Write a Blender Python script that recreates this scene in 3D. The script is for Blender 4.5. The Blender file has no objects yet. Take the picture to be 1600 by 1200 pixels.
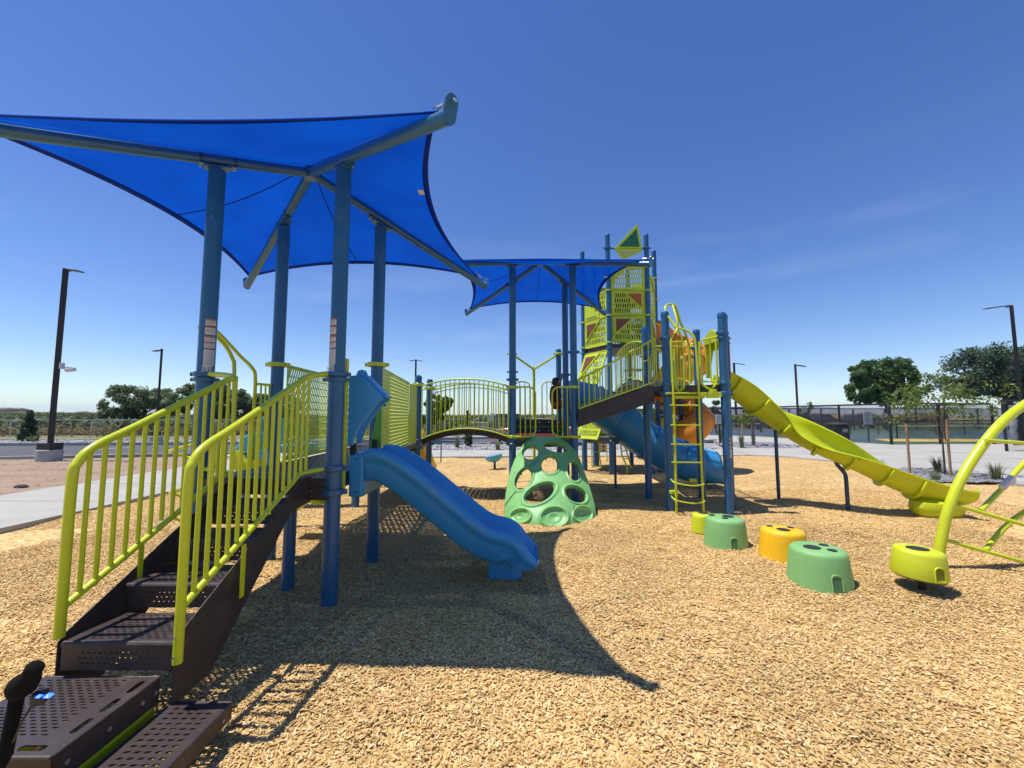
import bpy, bmesh, math, random
import numpy as np
from math import sin, cos, tan, atan, pi, radians as R
from mathutils import Vector, Matrix
S = bpy.context.scene
COL = S.collection
rng = random.Random(5)

# ------------------------------------------------------------ camera
CH, F, PITCH = 1.5, 635.0, R(4.5)
cam = bpy.data.cameras.new('camera'); camo = bpy.data.objects.new('camera', cam); COL.objects.link(camo)
cam.sensor_fit = 'HORIZONTAL'; cam.sensor_width = 36.0; cam.lens = 36.0*F/1600.0
cam.clip_start = 0.05; cam.clip_end = 40000
camo.location = (0, 0, CH); camo.rotation_euler = (pi/2+PITCH, 0, 0)
S.camera = camo
# ------------------------------------------------------------ light
SUN = Vector((-1.117, -0.06, 3.29)).normalized()
W = bpy.data.worlds.new('World'); S.world = W; W.use_nodes = True
nt = W.node_tree; nt.nodes.clear()
wo = nt.nodes.new('ShaderNodeOutputWorld'); bg = nt.nodes.new('ShaderNodeBackground')
sky = nt.nodes.new('ShaderNodeTexSky'); sky.sky_type = 'NISHITA'; sky.sun_disc = False
sky.sun_elevation = math.asin(SUN.z); sky.sun_rotation = math.atan2(SUN.x, SUN.y)
sky.air_density = 1.0; sky.dust_density = 0.15; sky.ozone_density = 2.5; sky.altitude = 600
bg.inputs[1].default_value = 0.12
hs = nt.nodes.new('ShaderNodeHueSaturation'); hs.inputs['Saturation'].default_value = 1.24; hs.inputs['Value'].default_value = 1.10; hs.inputs['Hue'].default_value = 0.515
nt.links.new(sky.outputs[0], hs.inputs['Color'])
# thin high wisps of cloud
tc_ = nt.nodes.new('ShaderNodeTexCoord'); mp_ = nt.nodes.new('ShaderNodeMapping'); mp_.inputs['Scale'].default_value = (1.0, 1.0, 7.0); mp_.inputs['Rotation'].default_value = (0.05, 0.12, 0.4)
nz_ = nt.nodes.new('ShaderNodeTexNoise'); nz_.inputs['Scale'].default_value = 1.9; nz_.inputs['Detail'].default_value = 7; nz_.inputs['Roughness'].default_value = 0.55
cr_ = nt.nodes.new('ShaderNodeValToRGB'); cr_.color_ramp.elements[0].position = 0.54; cr_.color_ramp.elements[0].color = (0, 0, 0, 1); cr_.color_ramp.elements[1].position = 0.80; cr_.color_ramp.elements[1].color = (0.45, 0.45, 0.45, 1)
sp_ = nt.nodes.new('ShaderNodeSeparateXYZ'); mr_ = nt.nodes.new('ShaderNodeMapRange'); mr_.inputs[1].default_value = 0.02; mr_.inputs[2].default_value = 0.48; mr_.inputs[3].default_value = 1.0; mr_.inputs[4].default_value = 0.0
mm_ = nt.nodes.new('ShaderNodeMath'); mm_.operation = 'MULTIPLY'; mx_ = nt.nodes.new('ShaderNodeMixRGB'); mx_.inputs['Color2'].default_value = (5.2, 6.0, 7.4, 1)
nt.links.new(tc_.outputs['Generated'], mp_.inputs['Vector']); nt.links.new(mp_.outputs[0], nz_.inputs['Vector']); nt.links.new(nz_.outputs['Fac'], cr_.inputs['Fac'])
nt.links.new(tc_.outputs['Generated'], sp_.inputs[0]); nt.links.new(sp_.outputs['Z'], mr_.inputs[0]); nt.links.new(cr_.outputs[0], mm_.inputs[0]); nt.links.new(mr_.outputs[0], mm_.inputs[1])
nt.links.new(mm_.outputs[0], mx_.inputs['Fac']); nt.links.new(hs.outputs[0], mx_.inputs['Color1']); nt.links.new(mx_.outputs[0], bg.inputs[0]); nt.links.new(bg.outputs[0], wo.inputs[0])
sl = bpy.data.lights.new('sun', 'SUN'); sl.energy = 4.9; sl.angle = R(0.53); sl.color = (1.0, 0.955, 0.88)
so = bpy.data.objects.new('sun', sl); COL.objects.link(so)
so.rotation_euler = SUN.to_track_quat('Z', 'Y').to_euler(); so.location = (-10, 0, 30)
S.view_settings.view_transform = 'Standard'; S.view_settings.look = 'None'
S.view_settings.exposure = 0.22; S.view_settings.gamma = 1.0; S.view_settings.use_curve_mapping = False
S.cycles.max_bounces = 8; S.cycles.transparent_max_bounces = 16; S.cycles.volume_bounces = 1

# ------------------------------------------------------------ where things stand (survey from the camera position)
def G(u, v, z=0.0):
    t = tan(atan((v-600)/F)-PITCH); Y = (CH-z)/t
    d = Y*cos(PITCH)+(z-CH)*sin(PITCH)
    return ((u-800)/F*d, Y)
def at(u, v, Y):
    z = CH+Y*tan(PITCH-atan((v-600)/F)); d = Y*cos(PITCH)+(z-CH)*sin(PITCH)
    return Vector(((u-800)/F*d, Y, z))

# ------------------------------------------------------------ materials
MATS = {}
def mat(name, col, rough=0.5, metal=0.0, var=0.12, vscale=8.0, bump=0.0, bscale=200.0, spec=0.5, trans=0.0, col2=None, coat=0.0, dirt=0.0):
    if name in MATS: return MATS[name]
    m = bpy.data.materials.new(name); m.use_nodes = True; n = m.node_tree; b = n.nodes['Principled BSDF']
    b.inputs['Roughness'].default_value = rough; b.inputs['Metallic'].default_value = metal
    b.inputs['Specular IOR Level'].default_value = spec
    if coat: b.inputs['Coat Weight'].default_value = coat; b.inputs['Coat Roughness'].default_value = 0.15
    geo = n.nodes.new('ShaderNodeNewGeometry')
    nz = n.nodes.new('ShaderNodeTexNoise'); nz.inputs['Scale'].default_value = vscale; nz.inputs['Detail'].default_value = 6
    nz.inputs['Roughness'].default_value = 0.65
    n.links.new(geo.outputs['Position'], nz.inputs['Vector'])
    rp = n.nodes.new('ShaderNodeValToRGB'); rp.color_ramp.elements[0].position = 0.3; rp.color_ramp.elements[1].position = 0.7
    c2 = col2 or tuple(min(1, c*(1+var)) for c in col); c1 = tuple(c*(1-var) for c in col) if not col2 else col
    rp.color_ramp.elements[0].color = (*c1, 1); rp.color_ramp.elements[1].color = (*c2, 1)
    n.links.new(nz.outputs['Fac'], rp.inputs['Fac'])
    last = rp.outputs['Color']
    if dirt:
        n3 = n.nodes.new('ShaderNodeTexNoise'); n3.inputs['Scale'].default_value = 3.0; n3.inputs['Detail'].default_value = 10; n3.inputs['Roughness'].default_value = 0.75
        n.links.new(geo.outputs['Position'], n3.inputs['Vector'])
        r3 = n.nodes.new('ShaderNodeValToRGB'); r3.color_ramp.elements[0].position = 0.52; r3.color_ramp.elements[1].position = 0.75
        r3.color_ramp.elements[0].color = (0, 0, 0, 1); r3.color_ramp.elements[1].color = (dirt, dirt, dirt, 1)
        n.links.new(n3.outputs['Fac'], r3.inputs['Fac'])
        mx = n.nodes.new('ShaderNodeMixRGB'); mx.inputs['Color2'].default_value = (0.36, 0.29, 0.2, 1)
        n.links.new(r3.outputs['Color'], mx.inputs['Fac']); n.links.new(last, mx.inputs['Color1']); last = mx.outputs['Color']
        ra = n.nodes.new('ShaderNodeMath'); ra.operation = 'MULTIPLY_ADD'; ra.inputs[1].default_value = 0.5; ra.inputs[2].default_value = rough
        n.links.new(r3.outputs['Color'], ra.inputs[0]); n.links.new(ra.outputs[0], b.inputs['Roughness'])
    n.links.new(last, b.inputs['Base Color'])
    if bump:
        n2 = n.nodes.new('ShaderNodeTexNoise'); n2.inputs['Scale'].default_value = bscale; n2.inputs['Detail'].default_value = 4
        n.links.new(geo.outputs['Position'], n2.inputs['Vector'])
        bp = n.nodes.new('ShaderNodeBump'); bp.inputs['Strength'].default_value = bump; bp.inputs['Distance'].default_value = 0.01
        n.links.new(n2.outputs['Fac'], bp.inputs['Height']); n.links.new(bp.outputs['Normal'], b.inputs['Normal'])
    if trans:
        tr = n.nodes.new('ShaderNodeBsdfTranslucent'); n.links.new(last, tr.inputs['Color'])
        mx = n.nodes.new('ShaderNodeMixShader'); mx.inputs[0].default_value = trans
        n.links.new(b.outputs[0], mx.inputs[1]); n.links.new(tr.outputs[0], mx.inputs[2])
        n.links.new(mx.outputs[0], n.nodes['Material Output'].inputs['Surface'])
    MATS[name] = m; return m
POST = mat('blue_powder_coat', (0.020, 0.112, 0.245), 0.3, var=0.08, vscale=3, bump=0.05, bscale=500, dirt=0.10)
POSTD = mat('dark_blue_powder_coat', (0.012, 0.05, 0.12), 0.3, var=0.08, vscale=3, dirt=0.10)
LIME = mat('lime_powder_coat', (0.54, 0.61, 0.016), 0.28, var=0.06, vscale=3, bump=0.04, bscale=600, dirt=0.05)
LIMEP = mat('lime_plastic', (0.60, 0.66, 0.013), 0.42, var=0.05, vscale=2, bump=0.12, bscale=400, dirt=0.05, trans=0.12)
LIMEPANEL = mat('lime_panel', (0.52, 0.62, 0.025), 0.4, var=0.05, vscale=2, bump=0.1, bscale=400)
YELP = mat('yellow_plastic', (0.75, 0.52, 0.012), 0.42, var=0.05, vscale=2, bump=0.1, bscale=400)
POD_Y = mat('golden_plastic', (0.88, 0.50, 0.008), 0.45, var=0.05, vscale=3, bump=0.25, bscale=350, dirt=0.15)
POD_G = mat('mint_plastic', (0.215, 0.46, 0.16), 0.5, var=0.06, vscale=3, bump=0.25, bscale=350, dirt=0.15)
POD_L = mat('lime_pod_plastic', (0.56, 0.62, 0.012), 0.45, var=0.06, vscale=3, bump=0.25, bscale=350, dirt=0.15)
DOME = mat('green_moulded_plastic', (0.20, 0.46, 0.155), 0.42, var=0.06, vscale=2, bump=0.15, bscale=300, dirt=0.15)
BLUEP = mat('blue_moulded_plastic', (0.036, 0.27, 0.56), 0.38, var=0.06, vscale=2, bump=0.12, bscale=300, dirt=0.16)
SKYP = mat('light_blue_plastic', (0.06, 0.36, 0.60), 0.4, var=0.06, vscale=2, bump=0.1, bscale=300)
ORANGEP = mat('orange_plastic', (0.85, 0.33, 0.02), 0.4, var=0.06, vscale=2, bump=0.1, bscale=300, trans=0.25)
BROWN = mat('brown_coated_steel', (0.042, 0.028, 0.027), 0.42, var=0.12, vscale=6, bump=0.3, bscale=260, dirt=0.22)
BLACK = mat('black_metal', (0.012, 0.011, 0.012), 0.45, var=0.15)
BRONZE = mat('dark_bronze_metal', (0.018, 0.013, 0.013), 0.45, var=0.15)
RUBBER = mat('black_rubber', (0.02, 0.021, 0.022), 0.8, var=0.2, vscale=60, bump=0.3, bscale=300)
STEEL = mat('galvanised_steel', (0.5, 0.51, 0.52), 0.35, metal=0.9, var=0.1)
SILVER = mat('silver_fixture', (0.6, 0.6, 0.58), 0.5, var=0.05)
WHITE = mat('white_print', (0.62, 0.60, 0.56), 0.5, var=0.04)
INK = mat('black_print', (0.03, 0.03, 0.03), 0.6, var=0.02)
GREY_INK = mat('grey_print', (0.25, 0.24, 0.23), 0.6, var=0.02)
ORANGE_INK = mat('orange_print', (0.5, 0.14, 0.03), 0.6, var=0.02)
GREEN_INS = mat('dark_green_insert', (0.012, 0.14, 0.05), 0.4)
PALE_INS = mat('pale_insert', (0.42, 0.48, 0.22), 0.4)
PURPLE_INS = mat('purple_insert', (0.12, 0.04, 0.18), 0.4)
RUST_INS = mat('rust_insert', (0.42, 0.10, 0.012), 0.45)
MAROON_INS = mat('maroon_insert', (0.20, 0.055, 0.02), 0.45)
TAN = mat('tan_panel', (0.42, 0.36, 0.22), 0.5)
CONC = mat('concrete', (0.33, 0.315, 0.275), 0.85, col2=(0.43, 0.41, 0.365), vscale=1.1, bump=0.25, bscale=60, dirt=0.22)
CONCG = mat('grey_concrete', (0.36, 0.355, 0.34), 0.85, var=0.12, vscale=4, bump=0.3, bscale=60)
ASPH = mat('asphalt', (0.085, 0.085, 0.09), 0.9, var=0.2, vscale=0.7, bump=0.4, bscale=90)
LINE = mat('road_paint', (0.65, 0.62, 0.5), 0.7, var=0.15, vscale=6)
DIRT = mat('bare_dirt', (0.22, 0.145, 0.09), 0.95, col2=(0.38, 0.27, 0.185), vscale=1.6, bump=0.9, bscale=18)
EARTH = mat('dry_grassland', (0.13, 0.12, 0.05), 0.95, col2=(0.30, 0.24, 0.12), vscale=0.12, bump=0.5, bscale=3)
LAWN = mat('lawn', (0.035, 0.07, 0.015), 0.95, col2=(0.07, 0.12, 0.03), vscale=0.6, bump=0.7, bscale=25)
COURTG = mat('green_court', (0.055, 0.105, 0.078), 0.8, var=0.06, vscale=0.8)
COURTB = mat('blue_court', (0.045, 0.08, 0.14), 0.8, var=0.06, vscale=0.8)
COURTY = mat('yellow_court', (0.62, 0.46, 0.06), 0.8, var=0.05, vscale=0.8)
LEAF1 = mat('broad_leaf', (0.045, 0.10, 0.02), 0.6, col2=(0.10, 0.18, 0.035), vscale=1.2, trans=0.3)
LEAF2 = mat('pale_leaf', (0.07, 0.125, 0.02), 0.6, col2=(0.17, 0.235, 0.035), vscale=2.5, trans=0.35)
LEAF3 = mat('pine_needles', (0.026, 0.055, 0.026), 0.7, col2=(0.065, 0.105, 0.045), vscale=0.9, trans=0.12)
LEAF4 = mat('olive_scrub', (0.05, 0.085, 0.028), 0.7, col2=(0.13, 0.155, 0.06), vscale=0.07, trans=0.25)
LEAF5 = mat('grey_leaf', (0.10, 0.15, 0.055), 0.6, col2=(0.21, 0.26, 0.11), vscale=0.9, trans=0.3)
REED = mat('dry_reeds', (0.30, 0.20, 0.11), 0.9, col2=(0.44, 0.33, 0.2), vscale=0.8, trans=0.2)
BARK = mat('bark', (0.10, 0.07, 0.05), 0.95, var=0.3, vscale=8, bump=0.6, bscale=40)
STAKE = mat('wooden_stake', (0.36, 0.22, 0.13), 0.85, var=0.15, vscale=20)
SKIN = mat('skin', (0.30, 0.17, 0.11), 0.6); HAIR = mat('black_hair', (0.01, 0.008, 0.008), 0.6)
SHIRT = mat('maroon_cloth', (0.16, 0.012, 0.016), 0.9); SHORTS = mat('orange_cloth', (0.45, 0.09, 0.03), 0.9); SHOE = mat('white_shoe', (0.6, 0.6, 0.6), 0.6)
GLASS = mat('tinted_glass', (0.03, 0.035, 0.04), 0.08, var=0.05); TYRE = mat('tyre_rubber', (0.015, 0.015, 0.015), 0.85); RIM = mat('wheel_rim', (0.45, 0.45, 0.46), 0.3, metal=0.8)
REDCAR = mat('red_car_paint', (0.30, 0.012, 0.02), 0.25, coat=0.8, var=0.03); NAVYCAR = mat('navy_car_paint', (0.03, 0.035, 0.09), 0.25, coat=0.8, var=0.03); BLKCAR = mat('black_car_paint', (0.012, 0.012, 0.014), 0.25, coat=0.8, var=0.03)
LAMPR = mat('red_tail_lamp', (0.5, 0.02, 0.01), 0.2)
FAR = mat('far_mountain', (0.15, 0.13, 0.11), 0.95, var=0.15, vscale=0.003); HILLM = mat('near_hill', (0.12, 0.11, 0.06), 0.95, col2=(0.24, 0.19, 0.12), vscale=0.02)
HOUSE = mat('house_wall', (0.38, 0.31, 0.24), 0.9); ROOF = mat('house_roof', (0.16, 0.11, 0.09), 0.9)
def emis(name, col, s):
    m = mat(name, col, 0.3); b = m.node_tree.nodes['Principled BSDF']; b.inputs['Emission Color'].default_value = (*col, 1); b.inputs['Emission Strength'].default_value = s; return m
LED = emis('blue_led', (0.02, 0.08, 1.0), 5.0)
def fabric():
    m = bpy.data.materials.new('blue_shade_cloth'); m.use_nodes = True; n = m.node_tree; n.nodes.clear()
    o = n.nodes.new('ShaderNodeOutputMaterial'); d = n.nodes.new('ShaderNodeBsdfDiffuse'); t = n.nodes.new('ShaderNodeBsdfTranslucent')
    g = n.nodes.new('ShaderNodeNewGeometry'); w = n.nodes.new('ShaderNodeTexNoise'); w.inputs['Scale'].default_value = 2.2; w.inputs['Detail'].default_value = 5
    n.links.new(g.outputs['Position'], w.inputs['Vector'])
    r = n.nodes.new('ShaderNodeValToRGB'); r.color_ramp.elements[0].position = .3; r.color_ramp.elements[1].position = .7
    r.color_ramp.elements[0].color = (0.001, 0.044, 0.32, 1); r.color_ramp.elements[1].color = (0.0015, 0.062, 0.40, 1)
    n.links.new(w.outputs['Fac'], r.inputs['Fac'])
    n.links.new(r.outputs[0], d.inputs['Color']); n.links.new(r.outputs[0], t.inputs['Color'])
    wv = n.nodes.new('ShaderNodeTexWave'); wv.inputs['Scale'].default_value = 60; n.links.new(g.outputs['Position'], wv.inputs['Vector'])
    bp = n.nodes.new('ShaderNodeBump'); bp.inputs['Strength'].default_value = 0.15; bp.inputs['Distance'].default_value = 0.004
    n.links.new(wv.outputs['Fac'], bp.inputs['Height']); n.links.new(bp.outputs[0], d.inputs['Normal'])
    mx = n.nodes.new('ShaderNodeMixShader'); mx.inputs[0].default_value = 0.62
    n.links.new(d.outputs[0], mx.inputs[1]); n.links.new(t.outputs[0], mx.inputs[2])
    # knitted cloth: tiny open gaps between the yarns
    tp = n.nodes.new('ShaderNodeBsdfTransparent'); tp.inputs[0].default_value = (0.45, 0.75, 1.0, 1); m2 = n.nodes.new('ShaderNodeMixShader'); m2.inputs[0].default_value = 0.05
    n.links.new(mx.outputs[0], m2.inputs[1]); n.links.new(tp.outputs[0], m2.inputs[2]); n.links.new(m2.outputs[0], o.inputs[0]); return m
CLOTH = fabric(); HEM = mat('navy_hem', (0.003, 0.028, 0.19), 0.8, var=0.1, trans=0.5)
def stonemat():
    m = mat('grey_gravel', (0.20, 0.20, 0.205), 0.9, col2=(0.36, 0.36, 0.36), vscale=7, bump=1.0, bscale=18); return m
GRAVEL = stonemat()
def chipmat(name, base):
    m = bpy.data.materials.new(name); m.use_nodes = True; n = m.node_tree; b = n.nodes['Principled BSDF']; b.inputs['Roughness'].default_value = 0.85; b.inputs['Specular IOR Level'].default_value = 0.2
    r = n.nodes.new('ShaderNodeValToRGB'); e = r.color_ramp.elements
    e[0].color = (0.26, 0.15, 0.065, 1); e[1].color = (0.80, 0.61, 0.32, 1); e[0].position = 0.0; e[1].position = 1.0
    for p, c in ((0.06, (0.43, 0.265, 0.10)), (0.28, (0.59, 0.38, 0.142)), (0.7, (0.69, 0.475, 0.205))):
        x = e.new(p); x.color = (*c, 1)
    g = n.nodes.new('ShaderNodeNewGeometry')
    if base:
        v = n.nodes.new('ShaderNodeTexVoronoi'); v.inputs['Scale'].default_value = 38; v.inputs['Randomness'].default_value = 1
        mp = n.nodes.new('ShaderNodeMapping'); mp.inputs['Scale'].default_value = (0.55, 1.0, 1.0); n.links.new(g.outputs['Position'], mp.inputs['Vector'])
        nz = n.nodes.new('ShaderNodeTexNoise'); nz.inputs['Scale'].default_value = 9; nz.inputs['Detail'].default_value = 3; n.links.new(g.outputs['Position'], nz.inputs['Vector'])
        ad = n.nodes.new('ShaderNodeMixRGB'); ad.blend_type = 'LINEAR_LIGHT'; ad.inputs['Fac'].default_value = 0.06
        n.links.new(mp.outputs[0], ad.inputs['Color1']); n.links.new(nz.outputs['Color'], ad.inputs['Color2']); n.links.new(ad.outputs[0], v.inputs['Vector'])
        sp = n.nodes.new('ShaderNodeSeparateColor'); n.links.new(v.outputs['Color'], sp.inputs[0]); n.links.new(sp.outputs[0], r.inputs['Fac'])
        bp = n.nodes.new('ShaderNodeBump'); bp.inputs['Strength'].default_value = 1.0; bp.inputs['Distance'].default_value = 0.02
        n.links.new(sp.outputs[1], bp.inputs['Height']); n.links.new(bp.outputs[0], b.inputs['Normal'])
    else:
        oi = n.nodes.new('ShaderNodeObjectInfo'); n.links.new(oi.outputs['Random'], r.inputs['Fac'])
    # broad patches of fresher and more weathered chips
    nb = n.nodes.new('ShaderNodeTexNoise'); nb.inputs['Scale'].default_value = 0.7; nb.inputs['Detail'].default_value = 4; n.links.new(g.outputs['Position'], nb.inputs['Vector'])
    mr = n.nodes.new('ShaderNodeMapRange'); mr.inputs[1].default_value = 0.3; mr.inputs[2].default_value = 0.7; mr.inputs[3].default_value = 0.84; mr.inputs[4].default_value = 1.08
    n.links.new(nb.outputs['Fac'], mr.inputs[0])
    mu = n.nodes.new('ShaderNodeVectorMath'); mu.operation = 'SCALE'; n.links.new(r.outputs[0], mu.inputs[0]); n.links.new(mr.outputs[0], mu.inputs['Scale'])
    n.links.new(mu.outputs[0], b.inputs['Base Color']); return m
CHIP = chipmat('wood_chip', False); MULCH = chipmat('wood_chip_bed', True)

# ------------------------------------------------------------ mesh helpers
def link(o, parent=None):
    COL.objects.link(o)
    if parent is not None:
        o.parent = parent
        if parent.type == 'EMPTY': o.matrix_parent_inverse = Matrix.Translation(-Vector(parent.location))
    return o
def root(name, label, cat, loc=(0, 0, 0), group=None):
    o = bpy.data.objects.new(name, None); COL.objects.link(o); o.location = loc; o.empty_display_size = 0.2
    o['label'] = label; o['category'] = cat
    if group: o['group'] = group
    return o
def tag(o, label, cat, group=None):
    o['label'] = label; o['category'] = cat
    if group: o['group'] = group
    return o
def frames(pts, closed=False):
    P = [Vector(p) for p in pts]; n = len(P); T = []
    for i in range(n):
        a = P[i-1] if (i > 0 or closed) else P[i]; b = P[(i+1) % n] if (i < n-1 or closed) else P[i]
        t = (b-a); T.append(t.normalized() if t.length > 1e-9 else Vector((0, 0, 1)))
    ref = Vector((0, 0, 1)) if abs(T[0].z) < 0.9 else Vector((1, 0, 0))
    N = (ref - T[0]*ref.dot(T[0])).normalized(); out = []
    for i in range(n):
        if i: N = (N - T[i]*N.dot(T[i])).normalized()
        out.append((P[i], T[i], N, T[i].cross(N)))
    return out
def crom(pts, k=6):
    P = [Vector(p) for p in pts]; out = []
    for i in range(len(P)-1):
        p0 = P[max(0, i-1)]; p1 = P[i]; p2 = P[i+1]; p3 = P[min(len(P)-1, i+2)]
        for j in range(k):
            t = j/k
            out.append(0.5*((2*p1)+(p2-p0)*t+(2*p0-5*p1+4*p2-p3)*t*t+(3*p1-p0-3*p2+p3)*t**3))
    out.append(P[-1]); return out
class MB:
    def __init__(s): s.v = []; s.f = []; s.k = []
    def add(s, vs, fs):
        o = len(s.v); s.k.append((o, len(s.f))); s.v += [tuple(v) for v in vs]; s.f += [tuple(i+o for i in f) for f in fs]; return s
    def box(s, c, d, rz=0.0, M=None):
        hx, hy, hz = d[0]/2, d[1]/2, d[2]/2
        vs = [Vector((x, y, z)) for z in (-hz, hz) for x, y in ((-hx, -hy), (hx, -hy), (hx, hy), (-hx, hy))]
        m = M or Matrix.Rotation(rz, 3, 'Z'); vs = [m @ v + Vector(c) for v in vs]
        return s.add(vs, [(3, 2, 1, 0), (4, 5, 6, 7), (0, 1, 5, 4), (1, 2, 6, 5), (2, 3, 7, 6), (3, 0, 4, 7)])
    def tube(s, pts, r, n=10, caps=True, closed=False):
        fr = frames(pts, closed); rr = r if hasattr(r, '__len__') else [r]*len(fr); vs = []
        for (p, t, a, b), q in zip(fr, rr):
            for k in range(n):
                w = 2*pi*k/n; vs.append(p+a*(q*cos(w))+b*(q*sin(w)))
        L = len(fr); fs = []
        for i in range(L if closed else L-1):
            j = (i+1) % L
            for k in range(n):
                fs.append((i*n+k, i*n+(k+1) % n, j*n+(k+1) % n, j*n+k))
        if caps and not closed: fs.append(tuple(reversed(range(n)))); fs.append(tuple(range((L-1)*n, L*n)))
        return s.add(vs, fs)
    def prism(s, poly, z0, z1):
        n = len(poly); vs = [(x, y, z0) for x, y in poly]+[(x, y, z1) for x, y in poly]
        fs = [tuple(reversed(range(n))), tuple(range(n, 2*n))]+[(i, (i+1) % n, n+(i+1) % n, n+i) for i in range(n)]
        return s.add(vs, fs)
    def plate(s, poly3, th):   # a flat 3-D polygon given thickness along its normal
        P = [Vector(p) for p in poly3]; nn = (P[1]-P[0]).cross(P[2]-P[0]).normalized()*th; n = len(P)
        return s.add(P+[p+nn for p in P], [tuple(reversed(range(n))), tuple(range(n, 2*n))]+[(i, (i+1) % n, n+(i+1) % n, n+i) for i in range(n)])
    def lathe(s, c, prof, n=16, sx=1.0, sy=1.0):
        vs = []; L = len(prof)
        for r, z in prof:
            for k in range(n):
                w = 2*pi*k/n; vs.append((c[0]+r*sx*cos(w), c[1]+r*sy*sin(w), c[2]+z))
        fs = [(i*n+k, i*n+(k+1) % n, (i+1)*n+(k+1) % n, (i+1)*n+k) for i in range(L-1) for k in range(n)]
        fs.append(tuple(reversed(range(n)))); fs.append(tuple(range((L-1)*n, L*n)))
        return s.add(vs, fs)
    def sweep(s, pts, sec, caps=True, roll=None):   # section (lateral, normal) swept with level sides
        P = [Vector(p) for p in pts]; n = len(sec); vs = []; L = len(P)
        for i in range(L):
            t = (P[min(i+1, L-1)]-P[max(i-1, 0)]).normalized(); side = Vector((t.y, -t.x, 0)).normalized(); up = side.cross(t).normalized()
            if roll:
                q = Matrix.Rotation(roll[i] if hasattr(roll, '__len__') else roll, 3, t); side = q @ side; up = q @ up
            ss = sec[i] if isinstance(sec[0], list) else sec; n = len(ss)
            for a, h in ss: vs.append(P[i]+side*a+up*h)
        fs = [(i*n+k, i*n+(k+1) % n, (i+1)*n+(k+1) % n, (i+1)*n+k) for i in range(L-1) for k in range(n)]
        if caps: fs.append(tuple(reversed(range(n)))); fs.append(tuple(range((L-1)*n, L*n)))
        return s.add(vs, fs)
    def each(s, name, m, parent=None, **kw):   # one object for every piece
        out = []; K = s.k+[(len(s.v), len(s.f))]
        for i in range(len(s.k)):
            b = MB(); a, c = K[i], K[i+1]; b.v = s.v[a[0]:c[0]]; b.f = [tuple(q-a[0] for q in f) for f in s.f[a[1]:c[1]]]; out.append(b.build(name, m, parent, **kw))
        return out
    def build(s, name, m, parent=None, smooth=False, bevel=0.0, sub=0, solid=0.0, label=None, auto=0.6, weld=False):
        me = bpy.data.meshes.new(name); me.from_pydata(s.v, [], s.f); me.materials.append(m)
        bm = bmesh.new(); bm.from_mesh(me)
        if weld: bmesh.ops.remove_doubles(bm, verts=bm.verts, dist=1e-5)
        bmesh.ops.delete(bm, geom=[v_ for v_ in bm.verts if not v_.link_faces], context='VERTS')
        bmesh.ops.recalc_face_normals(bm, faces=bm.faces)
        if smooth:
            for f in bm.faces: f.smooth = True
            for e in bm.edges:
                if len(e.link_faces) == 2 and e.calc_face_angle(0) > auto: e.smooth = False
        bm.to_mesh(me); bm.free()
        o = bpy.data.objects.new(name, me); link(o, parent)
        if solid: q = o.modifiers.new('thick', 'SOLIDIFY'); q.thickness = solid; q.offset = -1
        if bevel: q = o.modifiers.new('bevel', 'BEVEL'); q.width = bevel; q.segments = 2; q.limit_method = 'ANGLE'; q.angle_limit = R(35)
        if sub: q = o.modifiers.new('sub', 'SUBSURF'); q.levels = sub; q.render_levels = sub
        if label: o['label'] = label
        return o
UNIT = {}
def rod(name, p, q, r, m, parent, n=10):
    k = (m.name, n, name)
    if k not in UNIT:
        b = MB(); b.tube([(0, 0, 0), (0, 0, 1)], 1.0, n)
        me = bpy.data.meshes.new(name); me.from_pydata(b.v, [], b.f); me.materials.append(m)
        for pl in me.polygons: pl.use_smooth = len(pl.vertices) == 4
        bm = bmesh.new(); bm.from_mesh(me); bmesh.ops.recalc_face_normals(bm, faces=bm.faces)
        for e in bm.edges:
            if e.calc_face_angle(0) > 1.0: e.smooth = False
        bm.to_mesh(me); bm.free(); UNIT[k] = me
    p = Vector(p); q = Vector(q); d = q-p
    o = bpy.data.objects.new(name, UNIT[k]); link(o, parent)
    o.location = p; o.rotation_euler = d.to_track_quat('Z', 'Y').to_euler(); o.scale = (r, r, d.length); return o
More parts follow.
